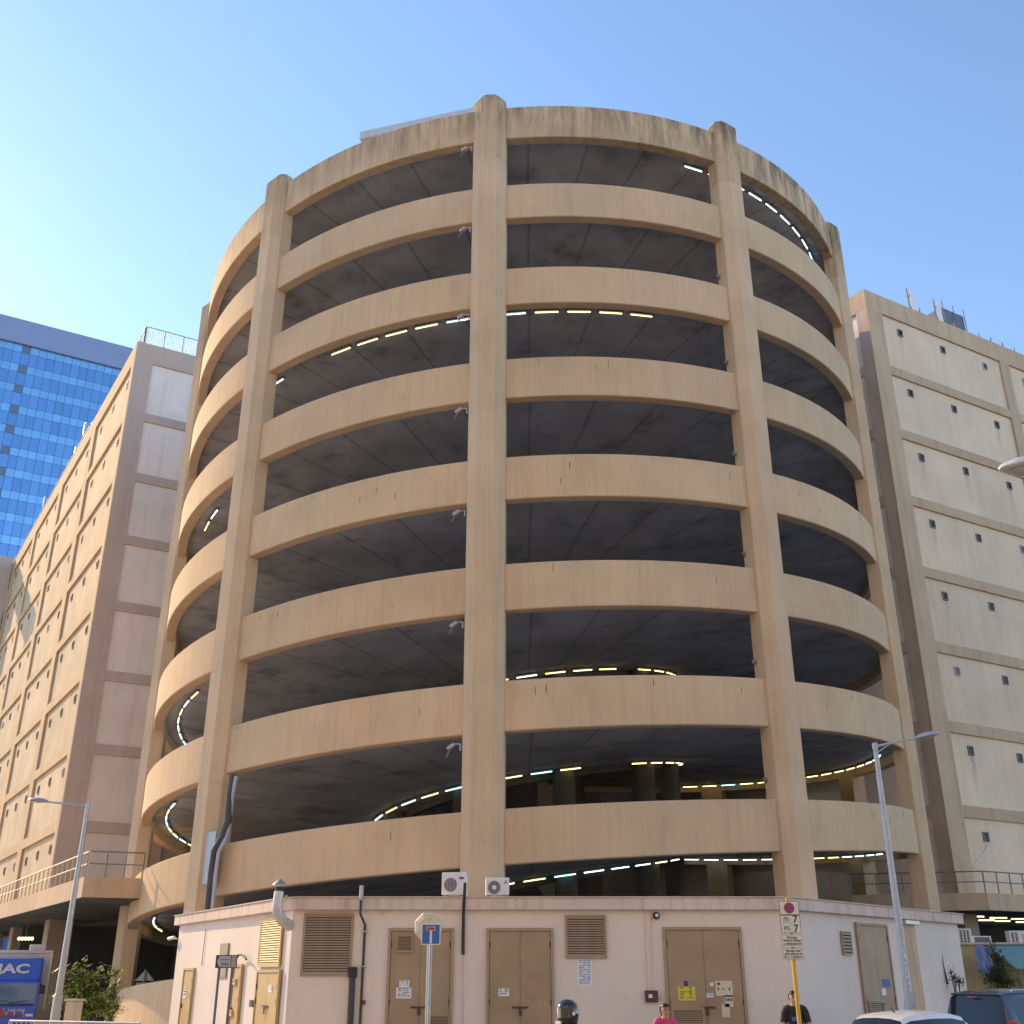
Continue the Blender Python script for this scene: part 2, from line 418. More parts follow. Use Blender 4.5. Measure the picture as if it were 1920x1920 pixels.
tubes(6, 7.3, -72, 20, 9.5, warm=.5); tubes(6, 7.3, 40, 118, 9.5, warm=.5); tubes(6, 16.0, 78, 150, warm=.6); tubes(6, 16.0, -96, -62, warm=.4)
tubes(7, 7.3, -8, 60, 9.5, warm=.25); tubes(7, 16.0, 88, 165, warm=.3); tubes(7, 9.0, 110, 175, 8.0, warm=.3); tubes(7, 16.0, -84, -66, warm=.4)
# floodlights on brackets at the left jamb of the middle column, and small ones on the right jambs
def flood_mb():
    m = MB(); m.box(-.03,.03,-.03,.03,-.02,.30); m.box(-.34,.0,-.025,.025,.26,.31)
    m.obox(T(-.36,0,.22) @ Matrix.Rotation(rad(-35),4,'Y'), -.26,.10,-.11,.11,-.07,.07); return m
flood_me = flood_mb().mesh('vent_pale', name='floodlight')
flood_arm = MB().tube([(-.45,0,.05),(-.62,0,-.28)], .035, 6).mesh('vent_metal', name='arm')
for b in range(0, 7):
    th = rad(-7.9); x, y, _ = pol(R+.05, th, 0)
    M = T(CX+x, CY+y, hz(b,th)-HB-.50) @ Matrix.Rotation(th,4,'Z') @ Matrix.Scale(.72,4)
    o = link('floodlight', flood_me, tower, M); link('bracket_arm', flood_arm, o, M)
dome_me = MB().lathe([(.02,-.12),(.09,-.08),(.11,0),(.11,.1)], n=10).mesh('vent_metal', name='camera_dome')
for b in range(1, 7):
    th = rad(28.0); x, y, _ = pol(R-.36, th, 0)
    link('camera_dome', dome_me, tower, T(CX+x, CY+y, hz(b,th)-HB-1.75) @ Matrix.Scale(.7,4))
# conduit running down the left column
def cp(px, py, r=17.62): 
    d = ray(px, py); a = d.x**2+d.y**2; bq = -2*(d.x*CX+d.y*CY); c = CX*CX+CY*CY-r*r
    t = (-bq-math.sqrt(max(bq*bq-4*a*c,0)))/(2*a); P = Vector((0,0,CAMH))+d*t; return P-Vector((CX,CY,0))
MB().tube([cp(438,1452,17.2),cp(432,1490,17.2),cp(428,1540,17.25),cp(418,1568,17.35),cp(402,1595,17.45),cp(396,1640,17.45),cp(390,1705,17.45)], .12, 8).build('conduit', 'dark_pipe', tower, smooth=True)
MB().tube([cp(443,1455,17.18),cp(436,1490,17.18),cp(431,1540,17.2),cp(424,1570,17.3),cp(410,1598,17.4),cp(404,1640,17.4),cp(398,1705,17.4)], .07, 8).build('conduit', 'lamp_grey', tower, smooth=True)
p0 = cp(398,1565,17.30); Mq = T(CX,CY,0) @ T(*p0) @ Matrix.Rotation(rad(-38),4,'Z')
MB().box(-.30,.22,-.02,.05,-1.6,.1).build('metal_backplate', 'lamp_grey', tower, Mq)

# canopy on the roof deck
ca, cb = at(675,247,41.0), at(945,188,38.95)
F = frame((ca.x, ca.y), (cb.x-ca.x, cb.y-ca.y)); Lc = (cb-ca).xy.length
can = thing('roof_canopy', 'pale flat canopy showing above the parapet on top of the ramp tower', 'canopy', (ca.x, ca.y, 33.6))
MB().box(0,Lc,0,5,ca.z-.45,ca.z).build('canopy_roof', 'pale_metal', can, F)
for s_, d_ in ((.3,.3),(Lc-.3,.3),(.3,4.7),(Lc-.3,4.7)):
    MB().box(s_-.1,s_+.1,d_-.1,d_+.1,33.6,ca.z-.452).build('post', 'galv', can, F)

rr_ = random.Random(21)
for i in range(36):
    b = rr_.randint(3,7); th = rad(rr_.uniform(-38,64))
    if any(abs(th-c) < rad(3.4) for c in COLS): continue
    z = hz(b,th)-abs(rr_.gauss(0,.35))-.06; h_ = rr_.uniform(.10,.34); w_ = rr_.uniform(.010,.022); x, y, _ = pol(R+.003, th, 0)
    if z-h_ < hz(b,th)-HB: continue
    MB().box(-w_/2,w_/2,-.002,.002,-h_,0).build('rust_mark','rust',tower,T(CX+x,CY+y,z) @ Matrix.Rotation(th,4,'Z'))
# way-out arrow signs standing on the parapets at the right
def arrow_sign(px, py, Y, label):
    P = at(px, py, Y); w = 13*P.y*.95/FPX/1.0
    t = thing('arrow_sign', label, 'sign', (P.x, P.y, P.z-.25), rad(18), group='arrow signs on the ramp')
    MB().box(-w/2,w/2,0,.04,.05,.05+w*.8).build('panel','ink',t)
    MB().box(-w/2-.02,w/2+.02,.012,.03,.03,.07+w*.8).build('border','sign_white',t)
    m = MB(); z = .05+w*.4; q = w*.3
    m.add([(-q,-.006,z),(-q*.1,-.006,z+q*.75),(-q*.1,-.006,z+q*.25),(q,-.006,z+q*.25),(q,-.006,z-q*.25),(-q*.1,-.006,z-q*.25),(-q*.1,-.006,z-q*.75)],[(0,1,2,3,4,5,6)])
    m.build('arrow','sign_white',t)
    MB().box(-.03,.03,.042,.06,-.45,.1).build('stem','galv',t)
arrow_sign(1666,1311,46.0,'small black sign with white left arrow, the upper of two on the right ramp edge')
arrow_sign(1694,1493,47.0,'small black sign with white left arrow, the lower one, beside the right street lamp')

# ---------------------------------------------------------------- factory blocks behind the tower
AX = Vector((-.531,.847,0)).normalized(); BX = Vector((.866,.5,0))
LC, RC = Vector((-23.6,58,0)), Vector((20.6,52.3,0))
ROWS = [37.53-4.079*i for i in range(8)]; PH = 3.52; ROOF = 38.9; DECK = 5.4
LS, LF = frame(LC, -AX), frame(LC, BX)
RS, RF = frame(RC, -AX), frame(RC, BX)
def vent_mesh(mat, w=.40, h=.47):
    m = MB(); t = .05
    m.box(-w/2,w/2,-.06,0,-h/2,-h/2+t).box(-w/2,w/2,-.06,0,h/2-t,h/2).box(-w/2,-w/2+t,-.06,0,-h/2+t,h/2-t).box(w/2-t,w/2,-.06,0,-h/2+t,h/2-t)
    for i in range(5):
        z = -h/2+t+.04+i*(h-2*t)/5
        m.add([(-w/2+t,-.045,z),(w/2-t,-.045,z),(w/2-t,-.01,z+.05),(-w/2+t,-.01,z+.05)],[(0,1,2,3)])
    return m.mesh(mat, name='vent')
vent_dark, vent_light = vent_mesh('vent_metal'), vent_mesh('vent_pale')
hole_me = MB().box(-.16,.16,-.012,0,-.20,.20).mesh('void', name='vent_opening')
def facade(th_, F, bays, fmat, pmat, x_of, vents, proud=.20, zlow=DECK, rows=ROWS, roofband=True, vw=1.0):
    """bays: list of (s0, s1) panels; x_of turns s into frame x"""
    smin, smax = bays[0][0], bays[-1][1]
    for bi, (s0, s1) in enumerate(bays):
        x0, x1 = sorted((x_of(s0), x_of(s1)))
        pan = None
        for i, zt in enumerate(rows):
            zb = max(zt-PH, zlow)
            o = link('panel', panel_me(x1-x0, zt-zb, pmat), th_, F @ T(x0, 0, zb))
            for vs_ in vents:
                sv = s0+(s1-s0)*vs_; q = random.random()
                Mv = F @ T(x_of(sv)+random.uniform(-.03,.03), -.051, zt-.80+random.uniform(-.03,.03)) @ Matrix.Scale(vw,4,(1,0,0))
                v = link('vent', vent_light if q < .15 else vent_dark, o, Mv)
                link('vent_opening', hole_me, o, Mv)
        for i, zt in enumerate(rows[1:]):
            MB().box(x0,x1,-proud,0,zt,zt+4.079-PH).build('band', fmat, th_, F)
PMES = {}
def panel_me(w, h, mat):
    k = (round(w,3), round(h,3), mat)
    if k not in PMES: PMES[k] = MB().box(0.0,w,-.05,0,0,h).mesh(mat, name='panel')
    return PMES[k]
# left block
left = thing('factory_block', 'beige panelled factory block with sunlit side left of the ramp tower', 'building', tuple(LC))
pl = [LC, LC+BX*40, LC+BX*40+AX*62, LC+AX*62]
MB().prism([(q.x-LC.x,q.y-LC.y) for q in pl], DECK, ROOF-.6).build('wall','block_wall',left)
bays = [(.66+11.45*i, 10.68+11.45*i) for i in range(5)]
facade(left, LS, bays, 'block_frame_side','block_panel_side', lambda s: -s, (.13,.5,.85), proud=.20, vw=1.0)
for i in range(6):
    s0 = -.02 if i == 0 else 10.68+11.45*(i-1); s1 = .66+11.45*i
    MB().box(-s1,-s0,-.20 if i else -.203,0,DECK,ROWS[0]).build('pilaster','block_frame_side',left,LS)
MB().box(-62,.0,-.203,.3,ROWS[0],ROOF).build('roof_band','block_frame_side',left,LS)
facade(left, LF, [(.9,3.95)], 'block_frame_left','block_panel_left', lambda s: s, (), proud=.16)
MB().box(-.19,.9,-.16,0,DECK,ROWS[0]).build('pilaster','block_frame_left',left,LF)
MB().box(3.95,5.2,-.16,0,DECK,ROWS[0]).build('pilaster','block_frame_right',left,LF)
MB().box(-.19,40,-.163,.3,ROWS[0],ROOF-.002).build('roof_band','block_frame_left',left,LF)
# roof railing on the left block
def railing(parent, F, x0, x1, z, h, n, mat, r=.025, bars=0, d=0.0, name='railing', mid=True):
    m = MB(); m.tube([(x0,d,z+h),(x1,d,z+h)], r, 6)
    if mid: m.tube([(x0,d,z+h*.52),(x1,d,z+h*.52)], r*.8, 6)
    if bars:
        m.tube([(x0,d,z+.08),(x1,d,z+.08)], r*.7, 6)
        for i in range(bars):
            x = x0+(x1-x0)*(i+.5)/bars; m.box(x-.009,x+.009,d-.009,d+.009,z+.08,z+h)
    rl = m.build(name, mat, parent, F)
    pm = MB().tube([(0,0,0),(0,0,h)], r, 6).mesh(mat, name='post')
    for i in range(n):
        link('post', pm, rl, F @ T(x0+(x1-x0)*i/(n-1), d, z))
    return rl
railing(left, LF, .25, 5.0, ROOF, 1.35, 5, 'rail_grey', .028, bars=44, d=.1, mid=False)
railing(left, LS, -1.2, -.1, ROOF, 1.35, 2, 'rail_grey', .028, bars=9, d=.2, mid=False)
railing(left, LS, -60, -15.0, ROOF, .8, 36, 'rail_cream', .05, d=.0)
for s_ in (17.5,21,24,33,38):
    h_ = random.uniform(2,4.2)
    MB().box(-s_-.04,-s_+.04,.5,.58,ROOF-.1,ROOF+h_).box(-s_-.09,-s_+.09,.44,.5,ROOF+h_-1.1,ROOF+h_-.1).build('antenna_mast','lamp_grey',left,LS)
# ground floor loading bay of the left block: deep, open, on columns
MB().box(-62,0,9.0,9.3,0,DECK-.7).build('bay_back_wall','bay_wall_shade',left,LS)
MB().box(0.0,40,9.0,9.3,0,DECK-.7).build('bay_back_wall','bay_wall_shade',left,LF)
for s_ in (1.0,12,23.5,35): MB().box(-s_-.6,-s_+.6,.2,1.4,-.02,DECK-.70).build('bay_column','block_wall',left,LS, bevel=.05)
# far pier and beam at the end of the left block
pier = thing('pier_and_beam', 'beige shaded concrete pier with a beam at the far end of the left block', 'structure', tuple(LC+AX*47))
MB().box(-49,-46.6,-2.2,-.25,0,37.2).build('pier','block_frame_left',pier,LS)
MB().box(-49,-46.6,-7,-.25,37.2,39.4).build('beam','block_frame_left',pier,LS)
# right block
right = thing('factory_block', 'cream panelled factory block with small square vents right of the ramp tower', 'building', tuple(RC))
pl = [RC, RC+BX*46, RC+BX*46+AX*40, RC+AX*40]
MB().prism([(q.x-RC.x,q.y-RC.y) for q in pl], DECK, ROOF-.6).build('wall','block_wall',right)
bays = [(1.06+11.38*i, 11.58+11.38*i) for i in range(3)]
facade(right, RF, bays, 'block_frame_right','block_panel_right', lambda s: s, (.142,.496,.86), proud=.18)
for i in range(4):
    s0 = -.02 if i == 0 else 11.58+11.38*(i-1); s1 = 1.06+11.38*i
    MB().box(s0 if i else -.2,s1,-.18,0,DECK,ROWS[0]).build('pilaster','block_frame_right',right,RF)
MB().box(-.2,46,-.183,.3,ROWS[0],ROOF-.1).build('roof_band','block_frame_right',right,RF)
facade(right, RS, [(.62,9.0)], 'block_frame_left','block_panel_left', lambda s: -s, (), proud=.17)
MB().box(-.62,0,-.2,0,DECK,ROWS[0]).build('pilaster','block_frame_left',right,RS)
MB().box(-40,-9.0,-.2,0,DECK,ROWS[0]).build('pilaster','block_frame_left',right,RS)
MB().box(-40,0,-.203,.3,ROWS[0],ROOF-.102).build('roof_band','block_frame_right',right,RS)
for s_ in [4.9,6.1]+[8.0+1.15*i for i in range(14)]:
    MB().box(s_-.025,s_+.025,.02,.07,ROOF-.1,ROOF+.42).build('lightning_spike','rail_grey',right,RF)
MB().box(3,46,8.0,8.3,0,DECK-.7).build('bay_back_wall','bay_wall_shade',right,RF)
for s_ in (1.0,12,24): MB().box(s_-.5,s_+.5,.3,1.3,-.02,DECK-.7).build('bay_column','block_wall',right,RF, bevel=.05)
# cable drooping from the lowest vent of the right block
MB().tube([RF @ Vector((onf(RF,x,y)[0],-.1,onf(RF,x,y)[1])) for x,y in ((1848,1583),(1846,1594),(1840,1603),(1832,1612),(1826,1620),(1824,1627))], .03, 6).build('loose_cable','white_plastic',right,Matrix())
# roof gear on the right block
def antenna(px, py0, py1, lab):
    s_, z1 = onf(RF, px, py0, .3)
    w = F_ = RF @ Vector((s_, .3, 0))
    t = thing('panel_antenna', lab, 'antenna', (w.x, w.y, ROOF-.1), math.atan2(BX.y,BX.x))
    h = z1-(ROOF-.1)
    MB().box(-.17,.17,-.1,.1,.1,h).build('antenna_body','white_plastic',t,bevel=.03)
    MB().tube([(-.2,.12,0),(-.2,.12,h+.2)],.035,6).build('mast','rail_grey',t)
    MB().box(-.22,-.15,.0,.16,h*.3,h*.36).box(-.22,-.15,.0,.16,h*.75,h*.8).build('clamp','rail_grey',t)
antenna(1707,545,582,'white upright panel antenna on the right roof, the left one of two')
antenna(1757,566,602,'white upright panel antenna on the right roof, beside the dark plant box')
s_, z_ = onf(RF,1785,584,2.0); q = RF @ Vector((s_,2.0,0))
box = thing('rooftop_plant', 'dark blue-grey plant box with frame on the right block roof', 'machinery', (q.x,q.y,ROOF-.6), math.atan2(BX.y,BX.x))
MB().box(-1.1,1.1,0,2.2,0,z_-ROOF+.6).build('cabinet','lamp_dark',box,bevel=.05)
MB().box(-.2,.9,-.04,-.002,.9,1.3).build('grille','vent_pale',box)
MB().box(-.6,-.3,-.08,-.002,1.5,2.0).box(.7,.9,-.08,-.002,1.2,1.7).build('junction_box','white_plastic',box)
for x_ in (-1.05,0,1.05): MB().tube([(x_,-.1,0),(x_,-.1,z_-ROOF+.9+.3*random.random())],.03,6).build('frame_post','rail_grey',box)

# decks at first-floor level, on both sides of the tower
def deck(name, lab, poly, edges, n_post, mat, grp, h=.92):
    o = thing(name, lab, 'walkway', (poly[0][0],poly[0][1],0))
    MB().prism([(x-poly[0][0],y-poly[0][1]) for x,y in poly], DECK-.72, DECK-.0).build('deck_slab', mat, o)
    MB().prism([(x-poly[0][0],y-poly[0][1]) for x,y in poly], DECK-.745, DECK-.722).build('deck_soffit_shade', 'bay_wall_shade', o)  # dark plate that paints the shade under the deck
    for (a, b_, n, bars, rm) in edges:
        A, B = Vector((*poly[a],0)), Vector((*poly[b_],0)); Fr = frame(A, (B-A)); L_ = (B-A).length
        railing(o, Fr, .05, L_-.05, DECK, h, n, rm, .03, bars=bars, d=.1)
    return o
dc = at(158,1644,42.0)
pA = (dc.x+AX.x*70, dc.y+AX.y*70); pB = (dc.x, dc.y); pC = (-14.0, 42.75); pD = (CX-15.2,58); pE = (LC.x+3, LC.y+1)
dl = deck('walkway_deck', 'raised beige walkway deck with railing left of the ramp tower', [pA,pB,pC,pD,pE,(LC.x+AX.x*60+2,LC.y+AX.y*60)], [(0,1,70,0,'rail_cream'),(1,2,4,0,'rail_grey')], 0, 'block_frame_right', None)
rc_ = at(1851,1674,50.4)
d0 = (rc_.x-5.6, rc_.y+1.6); d1 = (rc_.x, rc_.y); d2 = (rc_.x+BX.x*30, rc_.y+BX.y*30)
dr = deck('walkway_deck', 'raised walkway deck with thin grey railing right of the ramp tower', [d0,d1,d2,(d2[0]-2,d2[1]+6),(RC.x+1,RC.y+2),(RC.x-3,RC.y+6)], [(0,1,6,0,'rail_grey'),(1,2,34,0,'rail_grey')], 0, 'block_frame_right', None)
# warm lamps below the right deck
k = 0
SL = ['glowing strip lamp under the right deck, upper row, nearest the kiosk','short glowing strip lamp half hidden by the kiosk roof edge','glowing strip lamp under the right deck, middle of the upper row','glowing strip lamp under the right deck, first full one of the lower row','glowing strip lamp of the upper row cut by the right picture edge','glowing strip lamp under the right deck, second full one of the lower row','glowing strip lamp of the lower row cut by the right picture edge']
for (px, py, w) in ((1829,1718.5,32),(1822,1723.5,16),(1872,1721,32),(1850,1725.5,30),(1916,1723,40),(1880,1727,28),(1922,1729,34)):
    P = at(px, py, 56+k*1.2); k += 1; wd = w*(P.y*.93)/FPX
    t = thing('strip_lamp', SL[k-1], 'lamp', (P.x,P.y,P.z), group='strip lamps under the right deck')
    MB().tube([(-wd/2,0,0),(wd/2,0,0)],.028,8).build('tube','strip_warm',t)
    MB().box(-wd/2,wd/2,-.08,.08,.06,.12).build('housing','vent_metal',t)
    MB().tube([(0,0,.12),(0,0,DECK-.73-P.z)],.012,5).build('hanger','vent_metal',t)

# ---------------------------------------------------------------- blue glass tower far left
gA = at(0,590,167.0); GF = frame((gA.x,gA.y), BX); gz = gA.z
glass, nt, bs = newmat('curtain_glass')
bs.inputs['Base Color'].default_value = (.15,.33,.62,1); bs.inputs['Metallic'].default_value = .55; bs.inputs['Roughness'].default_value = .14
glass2, nt, bs = newmat('spandrel_glass')
bs.inputs['Base Color'].default_value = (.21,.45,.72,1); bs.inputs['Metallic'].default_value = .55; bs.inputs['Roughness'].default_value = .2
for gm, lo_ in ((glass,.90),(glass2,.92)):
    N, L = gm.node_tree.nodes, gm.node_tree.links; b_ = N['Principled BSDF']; c_ = tuple(b_.inputs['Base Color'].default_value)[:3]
    oi = N.new('ShaderNodeObjectInfo'); mr = N.new('ShaderNodeMapRange'); mr.inputs['To Min'].default_value = lo_; mr.inputs['To Max'].default_value = 1.06; L.new(oi.outputs['Random'], mr.inputs['Value'])
    vm = N.new('ShaderNodeVectorMath'); vm.operation = 'SCALE'; vm.inputs[0].default_value = c_; L.new(mr.outputs[0], vm.inputs['Scale']); L.new(vm.outputs[0], b_.inputs['Base Color'])
plain('glass_dark', (.11,.17,.27), .3, noise_=.1)
plain('mullion', (.11,.25,.50), .4, noise_=0)
plain('blue_parapet', (.22,.29,.50), .5, noise_=.06, scale=.3)
gt = thing('glass_tower', 'blue glass curtain-wall office tower behind the left block', 'building', (gA.x,gA.y,0))
MB().box(-5,60,.25,30,0,gz-.4).build('core','mullion',gt,GF)
MB().box(-5,60,-.4,30,gz-5.0,gz).build('parapet','blue_parapet',gt,GF)
PW, FL = 1.46, 4.15
def bow(x): return -1.6*max(0,1-((x-12)/26)**2)*0
pane_v = MB().box(.035,PW-.035,-.1,.0,.03,2.55).mesh(glass,name='pane')
pane_s = MB().box(.035,PW-.035,-.1,.0,.03,1.54).mesh(glass2,name='pane')
pane_d = MB().box(.035,PW-.035,-.1,.0,.03,1.54).mesh('glass_dark',name='pane')
cand = []
for r_ in range(26):
    for c_ in range(-3, 26):
        x = c_*PW-1.0; zt = gz-5.0-r_*FL
        for kind, z in (('s', zt-1.57), ('v', zt-FL)):
            P = GF @ Vector((x+PW/2,0,z+1)); q = P-Vector((0,0,CAMH)); zc = q.y*cos(PITCH)+q.z*sin(PITCH)
            u = 960+FPX*q.x/zc; v = 960-FPX*(-q.y*sin(PITCH)+q.z*cos(PITCH))/zc
            vis = -14 < u < 262 and v < 1060 and v < 650+1.762*(262-u)+12
            cand.append((0 if vis else 1, r_, c_, kind, x, z))
cand.sort(key=lambda q: q[0])
rest = MB(); rest_m = []
for i, (nv, r_, c_, kind, x, z) in enumerate(cand):
    M = GF @ T(x, bow(x)+.2, z) @ Matrix.Rotation(random.gauss(0,.008),4,'Z') @ Matrix.Rotation(random.gauss(0,.008),4,'X')
    if i < 300:
        dark = kind == 's' and c_ == 4
        link('pane', pane_d if dark else (pane_s if kind == 's' else pane_v), gt, M)
    else:
        rest.obox(M, .035,PW-.035,-.1,0,.03,2.55 if kind == 'v' else 1.54); rest_m.append(kind)
ro = tag(rest.build('panes_rest', glass, gt, Matrix()), kind='stuff'); ro.data.materials.append(glass2)
for p in ro.data.polygons: p.material_index = 1 if rest_m[p.vertices[0]//8] == 's' else 0

# ---------------------------------------------------------------- lettering helper
def text_mesh(body, size, mat, extrude=.003, align='CENTER', bold=0.0, sx=1.0):
    cu = bpy.data.curves.new('lettering', 'FONT'); cu.body = body; cu.size = size; cu.extrude = extrude
    cu.align_x = align; cu.align_y = 'CENTER'; cu.offset = bold; cu.resolution_u = 3
    ob = bpy.data.objects.new('lettering_tmp', cu); col.objects.link(ob)
    dg = bpy.context.evaluated_depsgraph_get(); dg.update()
    me = bpy.data.meshes.new_from_object(ob.evaluated_get(dg))
    me.transform(Matrix(((sx,0,0,0),(0,0,-1,0),(0,1,0,0),(0,0,0,1))))
    bpy.data.objects.remove(ob); bpy.data.curves.remove(cu)
    me.materials.clear(); me.materials.append(M_[mat]); return me

# ---------------------------------------------------------------- substation kiosk
KZ, KB = 3.80, 3.52                                  # fascia top / bottom
c0, c1, c2, c3 = Vector((-11.12,37.65,0)), Vector((-5.63,28.5,0)), Vector((7.04,28.5,0)), Vector((14.49,36.66,0))
ov = .16
KF = frame((c1.x+ov*.8, c1.y+ov), (1,0)); KFL = (c2-c1).length-ov*1.4
e = (c1-c0).normalized(); nin = Vector((-e.y,e.x,0)); KL = frame(c0+nin*ov+e*.15, e); KLL = (c1-c0).length-.25
e = (c3-c2).normalized(); nin = Vector((-e.y,e.x,0)); KR = frame(c2+nin*ov+e*.02, e); KRL = (c3-c2).length-.2
kio = thing('substation_building', 'low pinkish beige substation building with brown doors in front of the tower', 'building', (0.7,30,0))
I4 = Matrix()
KW = [KL @ Vector((0,0,0)), KF @ Vector((0,0,0)), KF @ Vector((KFL,0,0)), KR @ Vector((KRL,0,0))]
arc = [(CX+16.3*sin(rad(a)), CY-16.3*cos(rad(a))) for a in range(48,-46,-6)]
MB().prism([(q.x,q.y) for q in KW]+arc, -.02, KB+.02).build('wall','kiosk_wall',kio,I4)
ch = .38
fpoly = [(c0.x,c0.y),(c1.x-e.x*0-.2,c1.y+.33),(c1.x+.22,c1.y),(c2.x,c2.y),(c3.x,c3.y)]
MB().prism(fpoly+[(x*1.0,y-.2) for x,y in arc], KB+.001, KZ).build('fascia','kiosk_fascia',kio,I4,bevel=.015)
cop = MB()
for a,b_ in zip(fpoly[:-1], fpoly[1:]):
    A,B = Vector((*a,0)),Vector((*b_,0)); cop.obox(frame(A,B-A), -.005,(B-A).length+.005,-.03,.22,KZ+.002,KZ+.035)
tag(cop.build('coping','coping',kio,I4))
def rect(F, x0, y0, x1, y1):
    """pixel rectangle -> s0,s1,z0,z1 on facade F"""
    a, b_ = onf(F,x0,y0), onf(F,x1,y1); c_, d_ = onf(F,x0,y1), onf(F,x1,y0)
    return min(a[0],c_[0])*.5+max(a[0],c_[0])*.5, (b_[0]+d_[0])/2, (b_[1]+c_[1])/2, (a[1]+d_[1])/2
def louvre(F, px, nsl, fm, sm=None, name='louvre', parent=kio):
    s0,s1,z0,z1 = px; t = .10 if (s1-s0) > .8 else .05
    fr = MB().box(s0,s1,-.05,0,z0,z0+t).box(s0,s1,-.05,0,z1-t*.6,z1).box(s0,s0+t*.6,-.05,0,z0+t,z1-t*.6).box(s1-t*.6,s1,-.05,0,z0+t,z1-t*.6).build(name,fm,parent,F)
    MB().box(s0+t*.6,s1-t*.6,-.006,-.002,z0+t,z1-t*.6).build('louvre_back','void',fr,F)
    h = (z1-z0-t*1.6)/nsl; w = s1-s0-t*1.2-.01
    sm_ = MB().add([(0,-.040,h*.30),(w,-.040,h*.30),(w,-.022,h*.98),(0,-.022,h*.98),(0,-.048,h*.30),(w,-.048,h*.30),(w,-.030,h*.98),(0,-.030,h*.98)],[(0,1,2,3),(7,6,5,4),(0,4,5,1),(3,2,6,7),(0,3,7,4),(1,5,6,2)]).mesh(sm or fm,name='slat')
    for i in range(nsl):
        link('slat', sm_, fr, F @ T(s0+t*.6+.005,0,z0+t+i*h))
    return fr
def door(F, s0, s1, z1, leaves=2, fm='door_frame', dm='door_paint', hinges=True, split=.5, fw=.07):
    fr = MB().box(s0,s0+fw,-.07,0,0,z1).box(s1-fw,s1,-.07,0,0,z1).box(s0+fw,s1-fw,-.07,0,z1-fw,z1).build('door_frame',fm,kio,F)
    a0, a1 = s0+fw+.006, s1-fw-.006; cuts = [a0,a1] if leaves == 1 else [a0,a0+(a1-a0)*split,a1]
    for i in range(leaves):
        lf = MB().box(cuts[i]+.004,cuts[i+1]-.004,-.045,-.002,.03,z1-fw-.008).build('door_leaf',dm,fr,F,bevel=.006)
    for sx, d_ in ((a0,1),(a1,-1)):
        if leaves == 1 and d_ == 1: continue
        for zz in (.35,1.35,z1-.45):
            MB().tube([(sx+d_*.01,-.06,zz),(sx+d_*.01,-.06,zz+.13)],.016,6).build('hinge','dark_pipe',fr,F)
    cx_ = cuts[1] if leaves == 2 else a0+.1
    if leaves == 2:
        MB().box(cx_-.20,cx_+.20,-.075,-.046,1.28,1.32).box(cx_-.035,cx_+.035,-.09,-.076,1.12,1.30).build('padlock_bar','dark_pipe',fr,F)
    else:
        MB().box(cx_-.03,cx_+.03,-.08,-.046,1.1,1.22).build('handle','dark_pipe',fr,F)
    return fr
def notice(F, px, mat, lines=4, ink='ink', d=-.052, cols_=1):
    s0,s1,z0,z1 = px
    o = MB().box(s0,s1,d-.004,d,z0,z1).build('notice',mat,kio,F)
    m = MB(); h = (z1-z0)/(lines+1)
    for i in range(lines):
        z = z1-h*(i+.85); x = s0+(s1-s0)*.12; n = 0
        while x < s1-(s1-s0)*.14:
            w = random.uniform(.03,.12)*(s1-s0)*2
            x2 = min(x+w, s1-(s1-s0)*.1)
            if random.random() < .8: m.box(x,x2,d-.0062,d-.0042,z,z+h*.45)
            x = x2+(s1-s0)*.05
    if m.v: tag(m.build('print',ink,o,F), kind='stuff')
    return o
# front wall
louvre(KF, rect(KF,567,1712,661,1830), 22, 'louvre_paint')
louvre(KF, rect(KF,1060,1715.5,1137,1797), 15, 'louvre_paint')
a = rect(KF,728,1740,851,1800); d1_ = door(KF, a[0],a[1],a[3])
louvre(KF @ T(0,-.046,0), rect(KF,745,1753,774,1786), 10, 'door_paint', name='door_grille')
louvre(KF @ T(0,-.046,0), rect(KF,797,1902,842,1926), 6, 'door_paint', name='door_grille')
notice(KF, rect(KF,749,1838,768,1851),'paper',3); notice(KF, rect(KF,743,1851.5,772,1872),'paper',5)
a = rect(KF,912,1740,1038,1800); door(KF, a[0],a[1],a[3])
notice(KF, rect(KF,935,1853,955,1868),'paper',3)
plain('patch_paint', (.36,.225,.155), .55, noise_=.15, scale=2)
q = rect(KF,989,1828,1018,1868); MB().box(q[0],q[1],-.0475,-.0455,q[2],q[3]).build('paint_patch','patch_paint',kio,KF)
a = rect(KF,1243,1738,1391,1800); door(KF, a[0],a[1],a[3], split=.5)
notice(KF, rect(KF,1271,1850,1303,1876),'paper_yellow',6)
MB().box(*rect(KF,1282,1839,1289,1849)[:2],-.06,-.046,*rect(KF,1282,1839,1289,1849)[2:]).build('door_plate','dark_pipe',kio,KF)
louvre(KF @ T(0,-.046,0), rect(KF,1258,1888,1321,1926), 7, 'door_paint', name='door_grille')
notice(KF, rect(KF,1341,1839,1373,1867),'paper_cream',2); notice(KF, rect(KF,1324,1862,1337,1870),'paper',2,'ink_blue')
notice(KF, rect(KF,1358,1868,1374,1888),'paper_cream',1); notice(KF, rect(KF,1356,1866,1374,1869),'sign_blue',0)
notice(KF, rect(KF,1353,1882,1368,1907),'paper_cream',0); notice(KF, rect(KF,1330,1842,1337,1849),'paper',0)
notice(KF, rect(KF,1083,1799,1110,1848),'paper',14,'ink_blue',d=-.004)
for (x,y) in ((1500,1838),(1575,1838)): pass
m = rect(KF,1209,1857,1233,1879); MB().box(m[0],m[1],-.12,0,m[2],m[3]).build('alarm_box','maroon',kio,KF,bevel=.02)
